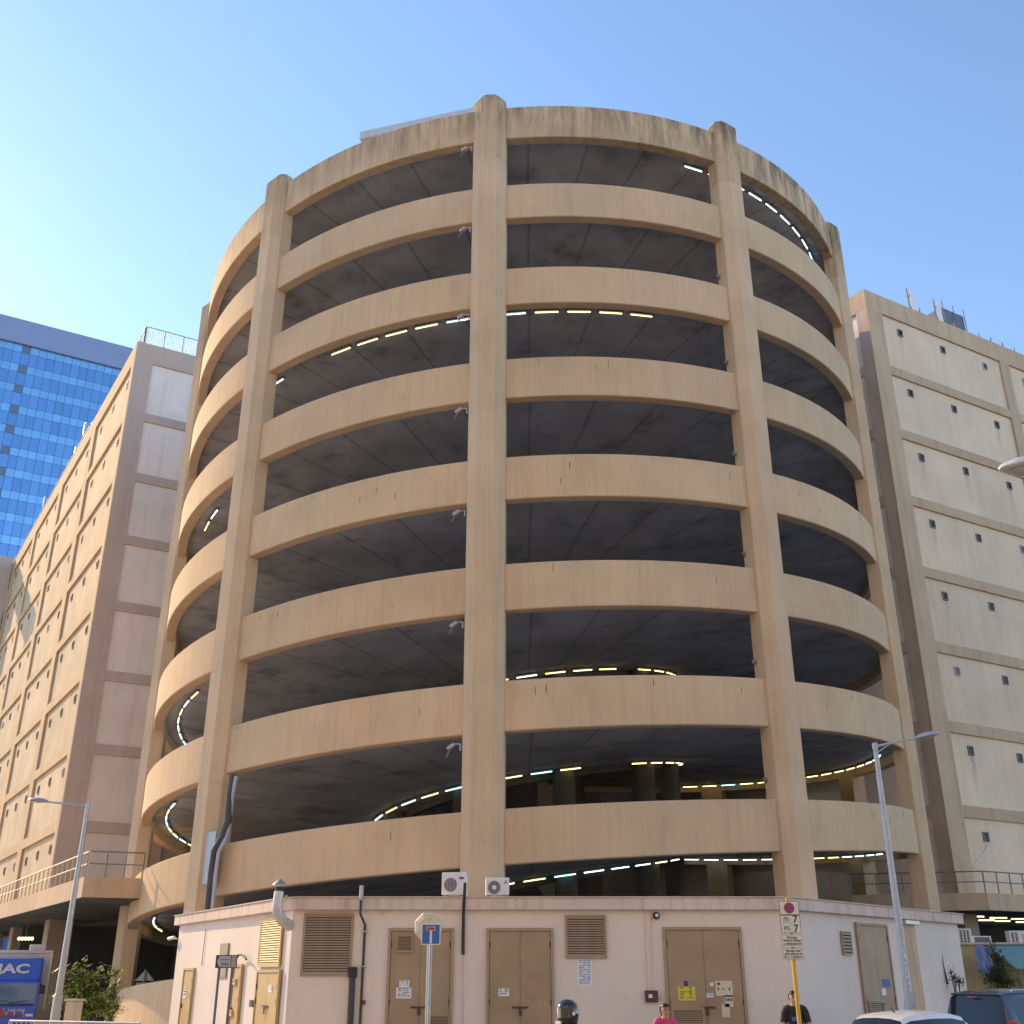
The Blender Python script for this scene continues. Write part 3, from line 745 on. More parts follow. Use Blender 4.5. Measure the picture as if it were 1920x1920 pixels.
q = rect(KF,1215,1864,1222,1871); MB().box(q[0],q[1],-.124,-.121,q[2],q[3]).build('box_label','paper',kio,KF)
q = rect(KF,1233,1862,1242,1872); MB().box(q[0],q[1],-.05,0,q[2],q[3]).build('switch_box','kiosk_fascia',kio,KF)
for (xa,xb) in ((1208.5,1213),(1219.5,1225)):
    p0_, p1_ = onf(KF,xa,1711), onf(KF,xb,1857)
    MB().tube([(p0_[0],-.02,KB),(p1_[0],-.02,p1_[1])],.013,6).build('conduit','kiosk_fascia',kio,KF)
p_ = onf(KF,1230,1717); MB().lathe([(.075,0),(.09,-.06),(.075,-.14),(.05,-.17)],(p_[0],0,p_[1]),14,'Y').build('alarm_bell','black_rubber',kio,KF)
MB().lathe([(.045,-.171),(.03,-.19)],(p_[0],0,p_[1]),12,'Y').build('bell_lens','white_plastic',kio,KF)
MB().box(p_[0]-.15,p_[0]-.09,-.05,0,p_[1]-.05,p_[1]+.05).build('junction_box','paper_cream',kio,KF)
p_ = onf(KF,714,1710); MB().box(p_[0]-.05,p_[0]+.05,-.06,0,p_[1]-.06,p_[1]+.03).build('junction_box','paper_cream',kio,KF)
# pipes and cables on the front
pt, pb = onf(KF,681,1662), onf(KF,672,1925)
MB().tube([(pt[0],-.27,pt[1]),(pt[0],-.27,KB-.1),(pb[0]+.04,-.05,KB-.35),(pb[0]+.04,-.05,.0)],.032,8).build('vent_pipe','dark_pipe',kio,KF,smooth=True)
MB().tube([(pt[0],-.27,pt[1]-.35),(pt[0],-.27,pt[1])],.05,8).build('pipe_hood','galv',kio,KF,smooth=True)
for zz in (.9,2.2,3.0): MB().box(pb[0]-.03,pb[0]+.11,-.10,0,zz,zz+.03).build('pipe_clip','galv',kio,KF)
pt, pb = onf(KF,662,1823), onf(KF,657,1925)
MB().tube([(pt[0],-.09,pt[1]-.1),(pt[0]+.02,-.09,0)],.075,10).build('cable_duct','dark_pipe',kio,KF,smooth=True)
MB().tube([(pt[0],-.09,pt[1]-.12),(pt[0],-.09,pt[1]+.12)],.11,10).build('duct_hood','black_rubber',kio,KF,smooth=True)
pts = [(872,1655,-.3),(870,1690,-.27),(869,1712,-.1),(868.5,1745,-.06),(868,1790,-.05)]
MB().tube([(onf(KF,x,y,d)[0],d,onf(KF,x,y,d)[1]) for x,y,d in pts],.04,8).build('cable_bundle','black_rubber',kio,KF,smooth=True)
MB().tube([(onf(KF,868,1790)[0],-.02,onf(KF,868,1790)[1]),(onf(KF,868,1925)[0],-.02,0)],.012,6).build('conduit','kiosk_fascia',kio,KF)
p_ = onf(KF,682,1879); MB().box(p_[0]-.06,p_[0]+.04,-.08,0,p_[1]-.05,p_[1]+.04).build('tap_box','dark_pipe',kio,KF)
# left wing (sunlit)
a = rect(KL,342,1815,361,1930); door(KL, a[0],a[1],rect(KL,342,1815,361,1830)[3],1,'yellow_door','yellow_door')
q = rect(KL,347,1850,352,1872); notice(KL,q,'paper',3)
a = rect(KL,436,1808,452,1930); door(KL, a[0],a[1],rect(KL,436,1808,452,1820)[3],1,'yellow_door','yellow_door')
louvre(KL @ T(0,-.046,0), rect(KL,438,1835,447,1846),4,'louvre_yellow',name='door_grille')
louvre(KL @ T(0,-.046,0), rect(KL,433,1893,440,1905),4,'louvre_yellow',name='door_grille')
a = rect(KL,481,1818,524,1930); door(KL, a[0],a[1],rect(KL,481,1818,524,1830)[3],2,'yellow_door','yellow_door')
notice(KL, rect(KL,507,1847,514,1861),'paper',2)
louvre(KL, rect(KL,489,1721,529,1813), 18, 'louvre_yellow')
q = rect(KL,412,1769,427,1833); MB().box(q[0],q[1],-.03,0,q[2],q[3]).build('cover_plate','louvre_paint',kio,KL)
pts = [(453,1795),(456,1790),(461,1790),(466,1793),(470,1799)]
MB().tube([(onf(KL,x,y)[0],-.12,onf(KL,x,y)[1]) for x,y in pts],.03,7).build('bent_pipe','dark_pipe',kio,KL,smooth=True)
q = rect(KL,474,1875,480,1888); MB().box(q[0],q[1],-.1,0,q[2],q[3]).build('meter_box','dark_pipe',kio,KL)
for i,(x,y) in enumerate(((387,1740),(384,1815))): pass
MB().tube([(onf(KL,387,1742)[0],-.02,onf(KL,387,1742)[1]),(onf(KL,379,1811)[0],-.02,onf(KL,379,1811)[1])],.01,5).build('cable','dark_pipe',kio,KL)
p_ = onf(KL,332,1760); cc = KL @ Vector((p_[0],-.25,p_[1]))
MB().tube([(p_[0],0,p_[1]),(p_[0],-.12,p_[1])],.02,6).build('camera_arm','white_plastic',kio,KL)
MB().tube([(p_[0]-.28,-.2,p_[1]+.0),(p_[0]+.12,-.14,p_[1]+.03)],.055,10).build('security_camera','white_plastic',kio,KL,smooth=True)
# right wing
a = rect(KR,1603,1731,1662,1790); a2 = rect(KR,1625,1731,1682,1900)
s0 = onf(KR,1602,1735)[0]; s1 = onf(KR,1661,1745)[0]
door(KR, s0, s1, onf(KR,1630,1731)[1])
sv0, zv0 = onf(KR,1625,1915); sv1, zv1 = onf(KR,1648,1876)
louvre(KR @ T(0,-.046,0),(s0+.12,s0+(s1-s0)*.46,zv0,zv1),9,'door_paint',name='door_grille')
q = rect(KR,1652,1836,1662,1850); notice(KR,(s0+(s1-s0)*.62,s0+(s1-s0)*.86,q[2],q[3]),'ink_blue',0); notice(KR,(s0+(s1-s0)*.55,s0+(s1-s0)*.68,q[2]-.22,q[2]-.04),'paper',0)
sv0, zv0 = onf(KR,1579,1790); sv1, zv1 = onf(KR,1592,1747)
louvre(KR,(onf(KR,1575,1748)[0],onf(KR,1592,1748)[0],zv0,zv1),6,'louvre_paint')
n0 = onf(KR,1690,1740)[0]; n1 = onf(KR,1713,1740)[0]
MB().box(n0,n1,-.03,-.001,0,KB-.12).build('cable_riser','block_frame_right',kio,KR)
MB().box(n0,n1+.1,-.16,0,KB-.12,KB-.02).build('riser_hood','pale_metal',kio,KR)
# rust-brown creeper stain and dead vine on the end wall
pv = [(1766,1790),(1768,1810),(1772,1828),(1776,1845)]
MB().tube([(onf(KR,x,y)[0],-.02,onf(KR,x,y)[1]) for x,y in pv],[.008,.012,.02,.03],6).build('dead_stem','maroon',kio,KR)

# rooftop flue duct on the kiosk
fl = at(524,1683,28.35)
flue = thing('flue_duct', 'pale bent metal flue with a conical rain cap at the kiosk corner', 'duct', (fl.x,fl.y,KB-.8))
def fz(y): return at(524,y,28.35).z-(KB-.8)
MB().tube([(.26,.35,fz(1735)),(.10,.08,fz(1726)),(0,-.06,fz(1712)),(-.02,-.08,fz(1695)),(-.01,-.06,fz(1672))],[.13,.135,.13,.125,.12],16).build('duct','pale_metal',flue,smooth=True)
MB().tube([(-.01,-.06,fz(1672)),(-.01,-.06,fz(1663))],.10,14).build('neck','black_rubber',flue,smooth=True)
MB().lathe([(.18,fz(1659)),(.17,fz(1659)+.015),(.02,fz(1648))],(-.01,-.06,0),18).build('rain_cap','galv',flue)
MB().tube([(.15,.1,fz(1690)),(.15,.1,fz(1678))],.03,6).build('yellow_tag','paper_yellow',flue)

# ---------------------------------------------------------------- split air-conditioner condensers on the kiosk roof
def condenser(px0, px1, py0, py1, Y, fan, logo, lab, rz, grille):
    P0 = at(px0,py1,Y); P1 = at(px1,py0,Y); w = P1.x-P0.x; h = P1.z-KZ; d = .32
    o = thing('air_conditioner', lab, 'air conditioner', ((P0.x+P1.x)/2, Y, KZ+.036), rz)
    MB().box(-w/2,w/2,0,d,.06,h).build('casing','white_plastic',o,bevel=.02)
    for sx in (-.36,.36): MB().box(sx*w-.05,sx*w+.05,.02,d-.02,0,.06).build('foot','vent_metal',o)
    fx, fr_ = -w*.12 if grille else -w*.15, min(h*.36,w*.27)
    MB().lathe([(fr_,.0),(fr_,-.012),(fr_*.98,-.012)],(fx,0,h*.5),28,'Y').build('fan_recess','lamp_dark',o)
    m = MB()
    for i in range(9):
        x = -fr_*.9+i*fr_*1.8/8; hh = math.sqrt(max(fr_**2-x*x,0))
        m.box(fx+x-.006,fx+x+.006,-.024,-.013,h*.5-hh,h*.5+hh)
    if grille: tag(m.build('fan_grille','vent_pale',o), kind='stuff')
    else:
        m = MB()
        for k_ in range(4):
            r0 = fr_*(.35+.2*k_)
            m.tube([(fx+r0*cos(a_*pi/12),-.02,h*.5+r0*sin(a_*pi/12)) for a_ in range(25)],.006,4,False)
        tag(m.build('fan_grille','vent_pale',o), kind='stuff')
        MB().lathe([(fr_*.34,-.013),(fr_*.34,-.03)],(fx,0,h*.5),16,'Y').build('fan_hub','white_plastic',o)
    lx, lz = w*.34, h*.76
    if logo == 'oval':
        MB().lathe([(1,0),(1,-.004)],(0,0,0),20,'Y').build('emblem','ink_blue',o,PM[o.name] @ T(lx,-.002,lz) @ Matrix.Diagonal((.075,1,.032,1)))
    else:
        m = MB()
        for a_ in (90,210,330):
            c_, s_ = cos(rad(a_)), sin(rad(a_)); u = Vector((c_,0,s_)); v = Vector((-s_,0,c_)); q = Vector((lx,-.006,lz))
            m.add([q+u*.004,q+u*.03+v*.018,q+u*.058,q+u*.03-v*.018],[(0,1,2,3)])
        m.build('emblem','ink',o)
    return o
condenser(827,873,1638,1681,28.9,0,'oval','white condenser with ribbed round grille on the kiosk roof',rad(-9),True)
condenser(911,955,1648,1681,28.95,0,'tri','smaller white condenser with a pale fan hub on the kiosk roof',rad(4),False)

# ---------------------------------------------------------------- street lamps
def lamp_head(o, M, L=.62, glass_=True, body='lamp_grey'):
    m = MB(); n = 12; rings = []
    prof = [(0,.05,.03),(.06,.09,.05),(.25,.14,.085),(.5,.15,.095),(.8,.11,.07),(.97,.05,.035),(1.0,.02,.015)]
    for t_, w_, h_ in prof:
        for j in range(n):
            a_ = 2*pi*j/n; z = sin(a_)*h_*(1.0 if sin(a_) > 0 else .35); m.v.append((t_*L, cos(a_)*w_, z))
    for i in range(len(prof)-1):
        for j in range(n): m.f.append((i*n+j,i*n+(j+1)%n,(i+1)*n+(j+1)%n,(i+1)*n+j))
    m.f += [tuple(range(n)), tuple((len(prof)-1)*n+j for j in range(n))]
    hd = m.build('lamp_head', body, o, M, smooth=True)
    g = MB().lathe([(.01,-.055),(.7,-.045),(1,-.02)],(0,0,0),18)
    g.build('lamp_lens','lamp_glass',hd, M @ T(L*.56,0,-.012) @ Matrix.Diagonal((L*.34,.115,1.0,1)),smooth=True)
def lamp(px, py, Y, heading, arm, rise, lab, body, headL=.62, r0=.10, r1=.055, brace=False):
    P = at(px,py,Y); o = thing('street_lamp', lab, 'street lamp', (P.x,P.y,0), group='street lamps')
    h = P.z
    MB().tube([(0,0,0),(0,0,1.5),(0,0,1.52),(0,0,h)],[r0,r0,r0*.75,r1],14).build('pole',body,o,smooth=True)
    MB().lathe([(r0*1.7,0),(r0*1.7,.03),(r0*1.05,.06)],n=14).build('base_plate',body,o)
    d = Vector((cos(heading),sin(heading),0)); tip = Vector((0,0,h-.03))+d*arm+Vector((0,0,rise))
    MB().tube([(0,0,h-.06),tuple(Vector((0,0,h-.05)).lerp(tip,.5)),tuple(tip)],[r1*.65,.028,.026],10).build('arm',body,o,smooth=True)
    if brace: MB().tube([(0,0,h-.22),tuple(Vector((0,0,h-.05)).lerp(tip,.38))],.018,8).build('brace',body,o)
    MB().lathe([(r1*1.2,h-.12),(r1*1.2,h+.02),(.01,h+.035)],n=12).build('pole_cap',body,o)
    M = T(P.x,P.y,0) @ T(*tip) @ Matrix.Rotation(heading,4,'Z') @ Matrix.Rotation(-math.atan2(rise,arm)-rad(2),4,'Y')
    lamp_head(o, M, headL, True, body); return o
lamp(165,1508,33.0,pi-.12,1.28,.12,'grey street lamp on the left with its arm reaching left over the walkway','lamp_dark' if 0 else 'galv',.66,.13,.055)
l2 = lamp(1640,1395,25.0,.25,1.12,.22,'pale grey street lamp in front of the kiosk right wing','lamp_grey',.66,.12,.055,True)
q = PM[l2.name]
st = MB()
for i in range(7): x_ = random.uniform(-.05,.0); st.box(x_,x_+random.uniform(.02,.05),-.102,-.100,1.70+i*.13,1.70+i*.13+random.uniform(.03,.11))
tag(st.build('stickers','paper',l2), kind='stuff')
P3 = at(1872,872,12.0)
l3 = thing('street_lamp','near street lamp whose pale oval head enters at the right picture edge','street lamp',(P3.x+2.9,P3.y,0),group='street lamps')
MB().tube([(0,0,0),(0,0,P3.z+.3)],[.11,.06],14).build('pole','lamp_grey',l3,smooth=True)
MB().tube([(0,0,P3.z+.28),(-1.0,0,P3.z+.2),(-1.95,0,P3.z+.06)],[.04,.035,.035],10).build('arm','lamp_grey',l3,smooth=True)
plain('lamp_pale', (.66,.66,.70), .35, metal=.1, noise_=.06, scale=6)
lamp_head(l3, T(P3.x+.98,P3.y,P3.z+.02) @ Matrix.Rotation(pi,4,'Z') @ Matrix.Rotation(rad(4),4,'Y') @ Matrix.Diagonal((1,1.55,1.5,1)), .98, True, 'lamp_pale')

# ---------------------------------------------------------------- signs
# dead-end sign
P = at(808,1752,24.0); sg = thing('dead_end_sign','blue square dead end sign with red bar on a grey pole','sign',(P.x,P.y,0))
w = 36*22.3/FPX; z0_, z1_ = at(808,1771.5,24).z, at(808,1732,24).z
MB().tube([(0,.05,0),(0,.05,z1_-.05)],.036,12).build('pole','galv',sg,smooth=True)
MB().box(-w/2,w/2,0,.012,z0_,z1_).build('sign_border','sign_white',sg,bevel=.01)
MB().box(-w/2+.02,w/2-.02,-.004,-.001,z0_+.02,z1_-.02).build('sign_face','sign_blue',sg)
hh = z1_-z0_
MB().box(-.022,.022,-.008,-.005,z0_+.03,z0_+hh*.68).build('stem_mark','sign_white',sg)
MB().box(-.10,.09,-.011,-.009,z0_+hh*.67,z0_+hh*.86).build('bar_border','sign_white',sg)
MB().box(-.09,.08,-.015,-.012,z0_+hh*.69,z0_+hh*.84).build('bar_mark','sign_red',sg)
# hooded traffic mirror behind it
P = at(805,1738,24.6); mr = thing('traffic_mirror','rounded beige shell of a traffic mirror behind the blue sign','traffic mirror',(P.x-.03,P.y,0))
zc_, rr = P.z, .30
m = MB(); n = 8
pr = [(.30,.12),(.31,.05),(.29,0),(.20,-.07),(.06,-.10)]
m.lathe(pr,(0,0,0),8,'Y'); Mm = T(P.x-.03,P.y,zc_) @ Matrix.Rotation(rad(22.5),4,'Y') 
m.build('shell','mirror_shell',mr,Mm)
MB().lathe([(.27,.125),(.01,.17)],(0,0,0),20,'Y').build('mirror_glass','galv',mr,Mm,smooth=True)
MB().box(-.02,.02,-.135,-.095,-.2,.32).build('rib','mirror_shell',mr,T(P.x-.03,P.y,zc_))
MB().tube([(.03,.0,0),(.03,.0,zc_-.2)],.036,10).build('pole','galv',mr,smooth=True)
# no stopping sign on a yellow post
P = at(1478,1688,20.0); ns = thing('no_stopping_sign','white no stopping plates with small text plates on a yellow post','sign',(P.x,P.y,0))
def sz(y): return at(1485,y,20.0).z
MB().tube([(0,.05,0),(0,.05,sz(1683))],.036,12).build('pole','pole_yellow',ns,smooth=True)
pw = 37*18.7/FPX
def plate(nm, zt, zb, w_, bw=.008):
    b_ = MB().box(-w_/2,w_/2,-.004,0,zb,zt).build(nm+'_border','ink',ns)
    return MB().box(-w_/2+bw,w_/2-bw,-.007,-.0045,zb+bw,zt-bw).build(nm,'sign_white',ns)
M0 = PM[ns.name]
zA, zB, zC = sz(1689.5), sz(1715.5), sz(1749.5)
plate('no_stopping_plate', zA, zB+.002, pw); plate('time_plate', zB-.002, zC, pw)
zc1 = (zA+zB)/2; rr = (zA-zB)*.40
MB().lathe([(rr,-.009),(rr,-.0105)],(0,0,zc1),28,'Y').build('red_ring','sign_red',ns)
MB().lathe([(rr*.84,-.011),(rr*.84,-.0125)],(0,0,zc1),28,'Y').build('blue_disc','sign_purple',ns)
m = MB()
for a_ in (45,135): m.obox(T(0,-.0135,zc1) @ Matrix.Rotation(rad(a_),4,'Y'),-rr*.84,rr*.84,-.0006,.0006,-rr*.07,rr*.07)
m.build('red_cross','sign_red',ns)
def put(txt, size, x, z, mat='ink', al='CENTER', bold=.0, par=ns, y=-.009, sx=1.0):
    return link('lettering', text_mesh(txt,size,mat,.001,al,bold,sx), par, PM[par.name] @ T(x,y,z))
H_ = zB-zC
put('am',.075,-.075,zB-H_*.16); put('上午',.07,-.075,zB-H_*.34); put('7',.17,.085,zB-H_*.25,bold=.003)
put('•',.07,.0,zB-H_*.5); put('pm',.075,-.075,zB-H_*.66); put('下午-',.07,-.06,zB-H_*.84); put('7',.17,.085,zB-H_*.76,bold=.003)
zA2, zB2 = sz(1753), sz(1776); plate('exception_plate', zA2, zB2, pw*1.04, .004); H2 = zA2-zB2
put('Except',.062,0,zA2-H2*.2,bold=.001); put('General holidays',.05,0,zA2-H2*.45,bold=.001,sx=.92); put('公眾假期除外',.055,0,zA2-H2*.77)
zA3, zB3 = sz(1778.5), sz(1799.5); plate('exception_plate', zA3, zB3, pw*1.04, .004); H3 = zA3-zB3
put('Except taxi',.055,0,zA3-H3*.2,bold=.001); put('pick up/drop off',.05,0,zA3-H3*.47,bold=.001,sx=.92); put('的士上落客除外',.048,0,zA3-H3*.79)
# street name plate on two legs, in shade, seen at an angle
P = at(424,1803,26.3); np_ = thing('street_name_sign','grey street name plate on two dark legs before the sunlit kiosk wing','sign',(P.x,P.y,0),rad(-20))
zt_, zb_ = at(424,1790.5,26.3).z, at(424,1815,26.3).z; w = .56
MB().box(-w/2,w/2,0,.02,zb_,zt_).build('plate','ink',np_)
m = MB(); m.add([(-w/2+.10,-.004,zt_-.02),(w*.22,-.004,zt_-.02),(w*.22,-.004,zb_+.02),(-w/2+.10,-.004,zb_+.02),(-w/2+.04,-.004,(zt_+zb_)/2)],[(0,1,2,3,4)]); m.build('plate_face','sign_grey',np_)
MB().box(w*.25,w/2-.01,-.004,-.001,zb_+.01,zt_-.01).build('number_panel','door_frame',np_)
m = MB()
for i in range(7): m.box(-.15+i*.037,-.125+i*.037,-.007,-.005,zt_-.11,zt_-.085)
for i in range(3): m.box(-.11+i*.07,-.065+i*.07,-.007,-.005,zb_+.05,zb_+.115)
tag(m.build('print','lamp_dark',np_), kind='stuff')
for sx in (-w*.33,w*.28): MB().tube([(sx,.03,0),(sx,.03,zt_-.02)],.03,10).build('leg','lamp_dark',np_)
# warning triangle seen from behind on the ramp foot wall
P = at(273,1822,43.5); wt = thing('warning_triangle_sign','grey back of a triangular warning sign above the curved ramp wall','sign',(P.x,P.y,0))
zt_, zb_ = at(273,1818,43.5).z, at(273,1839,43.5).z
MB().add([(-.36,0,zb_),(.36,0,zb_),(0,0,zt_),(-.36,.02,zb_),(.36,.02,zb_),(0,.02,zt_)],[(0,1,2),(5,4,3),(0,3,4,1),(1,4,5,2),(2,5,3,0)]).build('triangle_plate','sign_grey',wt)
MB().box(-.3,.3,0,.02,zb_-.4,zb_-.06).build('lower_plate','sign_grey',wt)
MB().tube([(0,-.04,0),(0,-.04,zt_)],.04,8).build('pole','rail_grey',wt)
# far small row lamp above the truck
P = at(48,1760,60.0); rl = thing('row_of_lamps','short row of five glowing lamps hanging above the blue truck','lamp',(P.x,P.y,P.z))
for i in range(5): MB().lathe([(.02,.08),(.075,.04),(.075,-.04),(.02,-.08)],((i-2)*.17,0,0),10).build('bulb','strip_warm',rl)
MB().tube([(-.42,0,.1),(.42,0,.1)],.02,6).build('bar','rail_grey',rl)
MB().tube([(0,0,.1),(0,0,DECK-.75-P.z)],.015,6).build('hanger','rail_grey',rl)
# pedestrian railing lower left
P0, P1 = at(20,1906,27.0), at(262,1921,25.6)
Fr = frame((P0.x,P0.y),(P1.x-P0.x,P1.y-P0.y)); Lr = (P1-P0).xy.length
pr_ = thing('pedestrian_railing','low grey pedestrian railing at the bottom left corner','railing',(P0.x,P0.y,0))
railing(pr_, Fr, 0, Lr, .0, 1.06, 6, 'galv', .025, bars=26)
# stone post
P = at(138,1893,30.0); sp = thing('gate_post','short beige gate post by the lamp foot with a plant behind','post',(P.x,P.y,0),rad(-20))
MB().box(-.15,.15,-.15,.15,0,at(138,1877,30).z).build('shaft','block_panel_side',sp,bevel=.02)
MB().box(-.19,.19,-.19,.19,at(138,1877,30).z+.001,at(138,1873,30).z).build('cap','coping',sp,bevel=.01)

# ---------------------------------------------------------------- people
plain('skin', (.50,.30,.21), .55, noise_=.06, scale=20)
plain('hair_black', (.012,.011,.012), .45, noise_=.2, scale=40)
plain('shirt_black', (.018,.018,.02), .8, noise_=.25, scale=12)
plain('shirt_pink', (.62,.05,.20), .75, noise_=.15, scale=10)
plain('shirt_grey', (.16,.17,.19), .75, noise_=.15, scale=10)
plain('trousers_blue', (.04,.05,.09), .8, noise_=.2, scale=10)
plain('shoe', (.03,.028,.027), .6, noise_=.1)
plain('helmet_black', (.01,.011,.016), .12, noise_=0, coat=1.0)
plain('visor', (.02,.022,.03), .05, noise_=0, coat=1.0)
plain('eye_dark', (.02,.012,.01), .3, noise_=0)
plain('lip', (.42,.16,.13), .5, noise_=0)
def person(px, Y, face_deg, height, top, shirt, trousers, lab, hair='short', helmet=False, sleeves='short', print_=False):
    """skeleton -> skin modifier -> one continuous body; hair, shirt, trousers and shoes as children"""
    P = at(px, 1900, Y); base = (P.x, P.y, 0); k = height/1.72
    o = thing('person', lab, 'person', base, rad(face_deg))
    # x right, -y forward (faces the camera at 0 degrees)
    V = {'pelvis':(0,0,.93,.135,.105),'waist':(0,.0,1.06,.128,.095),'chest':(0,.01,1.27,.155,.115),'neckb':(0,.015,1.43,.075,.065),'neck':(0,.0,1.475,.046,.050),'head0':(0,-.014,1.525,.050,.068),'head1':(0,-.010,1.595,.072,.092),'head2':(0,-.002,1.66,.067,.088),'head3':(0,.004,1.705,.034,.05)}
    for s, n in ((-1,'r'),(1,'l')):
        V.update({'sh'+n:(s*.165,.015,1.40,.062,.062),'el'+n:(s*.235,.02,1.12,.043,.043),'wr'+n:(s*.25,-.06,.885,.030,.028),'pm'+n:(s*.25,-.085,.81,.040,.020),
          'hip'+n:(s*.095,0,.86,.098,.098),'kn'+n:(s*.105,-.02 if s>0 else .015,.49,.062,.064),'an'+n:(s*.11,.02,.09,.042,.044),'toe'+n:(s*.12,-.13,.035,.040,.030),'heel'+n:(s*.11,.05,.04,.035,.035)})
        for q,(dx,L) in enumerate(((-.030,.072),(-.010,.085),(.010,.080),(.028,.062))):
            V[f'f{q}{n}'] = (s*.25+dx*.5,-.10+.012*q*0,.77,.0095,.009)
            V[f'g{q}{n}'] = (s*.25+dx*.55,-.112,.77-L*.6,.0085,.0085)
            V[f'h{q}{n}'] = (s*.25+dx*.5,-.10,.77-L,.0075,.0075)
        V['t0'+n] = (s*.228,-.115,.83,.0105,.0105); V['t1'+n] = (s*.222,-.135,.785,.009,.009)
    E_ = [('pelvis','waist'),('waist','chest'),('chest','neckb'),('neckb','neck'),('neck','head0'),('head0','head1'),('head1','head2'),('head2','head3')]
    for n in 'rl':
        E_ += [('neckb','sh'+n),('sh'+n,'el'+n),('el'+n,'wr'+n),('wr'+n,'pm'+n),('pelvis','hip'+n),('hip'+n,'kn'+n),('kn'+n,'an'+n),('an'+n,'toe'+n),('an'+n,'heel'+n),('pm'+n,'t0'+n),('t0'+n,'t1'+n)]
        for q in range(4): E_ += [('pm'+n,f'f{q}{n}'),(f'f{q}{n}',f'g{q}{n}'),(f'g{q}{n}',f'h{q}{n}')]
    keys = list(V); ix = {a:i for i,a in enumerate(keys)}
    me = bpy.data.meshes.new('body'); me.from_pydata([tuple(c*k for c in V[a][:3]) for a in keys],[(ix[a],ix[b]) for a,b in E_],[])
    ob = bpy.data.objects.new('body_tmp', me); col.objects.link(ob)
    md = ob.modifiers.new('skin','SKIN'); md.branch_smoothing = .6
    for i,a in enumerate(keys):
        sv = me.skin_vertices[0].data[i]; g_ = 1.34 if a.startswith('head') else (1.0 if a[0] in 'fght' and a[1:2].isdigit() else 1.16); sv.radius = (V[a][3]*k*g_, V[a][4]*k*g_); sv.use_root = (a == 'pelvis')
    sb = ob.modifiers.new('sub','SUBSURF'); sb.levels = 2; sb.render_levels = 2
    dg = bpy.context.evaluated_depsgraph_get(); dg.update()
    bm_ = bpy.data.meshes.new_from_object(ob.evaluated_get(dg)); bpy.data.objects.remove(ob)
    # pull a nose and brow out of the face
    hz_ = 1.585*k
    for v in bm_.vertices:
        x,y,z = v.co
        if z > 1.53*k and y < -.06*k:
            g = math.exp(-((x/(.014*k))**2+((z-hz_)/(.022*k))**2)); v.co.y -= .016*k*g
    for p in bm_.polygons: p.use_smooth = True
    bm_.materials.clear(); bm_.materials.append(M_['skin']); bm_.name = 'body'
    body = link('body', bm_, o)
    def shell(nm, test, off, mat, par=body):
        b = bmesh.new(); b.from_mesh(bm_); b.normal_update()
        nr = {v.index: v.normal.copy() for v in b.verts}
        kill = [f for f in b.faces if not test(f.calc_center_median()/k)]
        for v in b.verts:
            d = off(v.co/k) if callable(off) else off
            v.co += nr[v.index]*d*k
        bmesh.ops.delete(b, geom=kill, context='FACES')
        if nm == 'hair':
            left_ = set(b.faces); best = []
            while left_:
                st_ = [left_.pop()]; isl = list(st_)
                while st_:
                    for ed in st_.pop().edges:
                        for g in ed.link_faces:
                            if g in left_: left_.discard(g); st_.append(g); isl.append(g)
                if len(isl) > len(best): best = isl
            bs_ = set(best); bmesh.ops.delete(b, geom=[f for f in b.faces if f not in bs_], context='FACES')
        bmesh.ops.delete(b, geom=[v for v in b.verts if not v.link_faces], context='VERTS')
        m_ = bpy.data.meshes.new(nm); b.to_mesh(m_); b.free()
        m_.materials.clear(); m_.materials.append(M_[mat])
        for p in m_.polygons: p.use_smooth = True
        q = link(nm, m_, par); q.modifiers.new('thick','SOLIDIFY').thickness = -.006; return q
    arm_z = 1.18 if sleeves == 'short' else .90
    shell('shirt', lambda c: (.90 < c.z < 1.455 and abs(c.x) < .19 and not (c.z < 1.0 and abs(c.x) > .17)) or (abs(c.x) >= .15 and arm_z < c.z < 1.5), .014, shirt)
    shell('trousers', lambda c: .10 < c.z < .97 and abs(c.x) < .20 and c.z < .96, .012, trousers)
    shell('shoes', lambda c: c.z < .095, .008, 'shoe')
    for s in (-1,1):
        MB().lathe([(.001,-.006*k),(.012*k,-.004*k),(.012*k,.004*k)],(s*.034*k,-.117*k,1.607*k),10,'Y').build('eye','eye_dark',body,smooth=True)
        MB().box((s*.030-.016)*k,(s*.030+.016)*k,-.124*k,-.112*k,1.630*k,1.637*k).build('eyebrow','hair_black',body)
        MB().lathe([(.006*k,-.008*k),(.022*k,0),(.018*k,.008*k)],(s*.098*k,.0,1.595*k),10,'X').build('ear','skin',body,smooth=True)
    MB().add([(0,-.112*k,1.602*k),(-.014*k,-.112*k,1.558*k),(.014*k,-.112*k,1.558*k),(0,-.140*k,1.564*k)],[(0,1,3),(0,3,2),(1,2,3),(0,2,1)]).build('nose','skin',body,smooth=True)
    MB().box(-.022*k,.022*k,-.119*k,-.105*k,1.538*k,1.548*k).build('mouth','lip',body,bevel=.003)
    if helmet:
        m = MB(); m.lathe([(.09,-.15),(.125,-.12),(.142,-.03),(.14,.05),(.115,.115),(.06,.15),(.01,.16)],(0,0,1.61*k),24)
        hm = m.build('helmet','helmet_black',body,smooth=True)
        vz = MB(); n = 12
        for i in range(n+1):
            a = rad(-75+150*i/n)
            for z, r in ((-.05,.149),(.055,.146)): vz.v.append((r*sin(a),-r*cos(a),1.61*k+z))
        vz.f = [(2*i,2*i+1,2*i+3,2*i+2) for i in range(n)]
        vz.build('visor','visor',hm,smooth=True)
        MB().box(-.05,.05,-.155,-.135,1.61*k-.115,1.61*k-.085).build('vent_strip','white_plastic',hm)
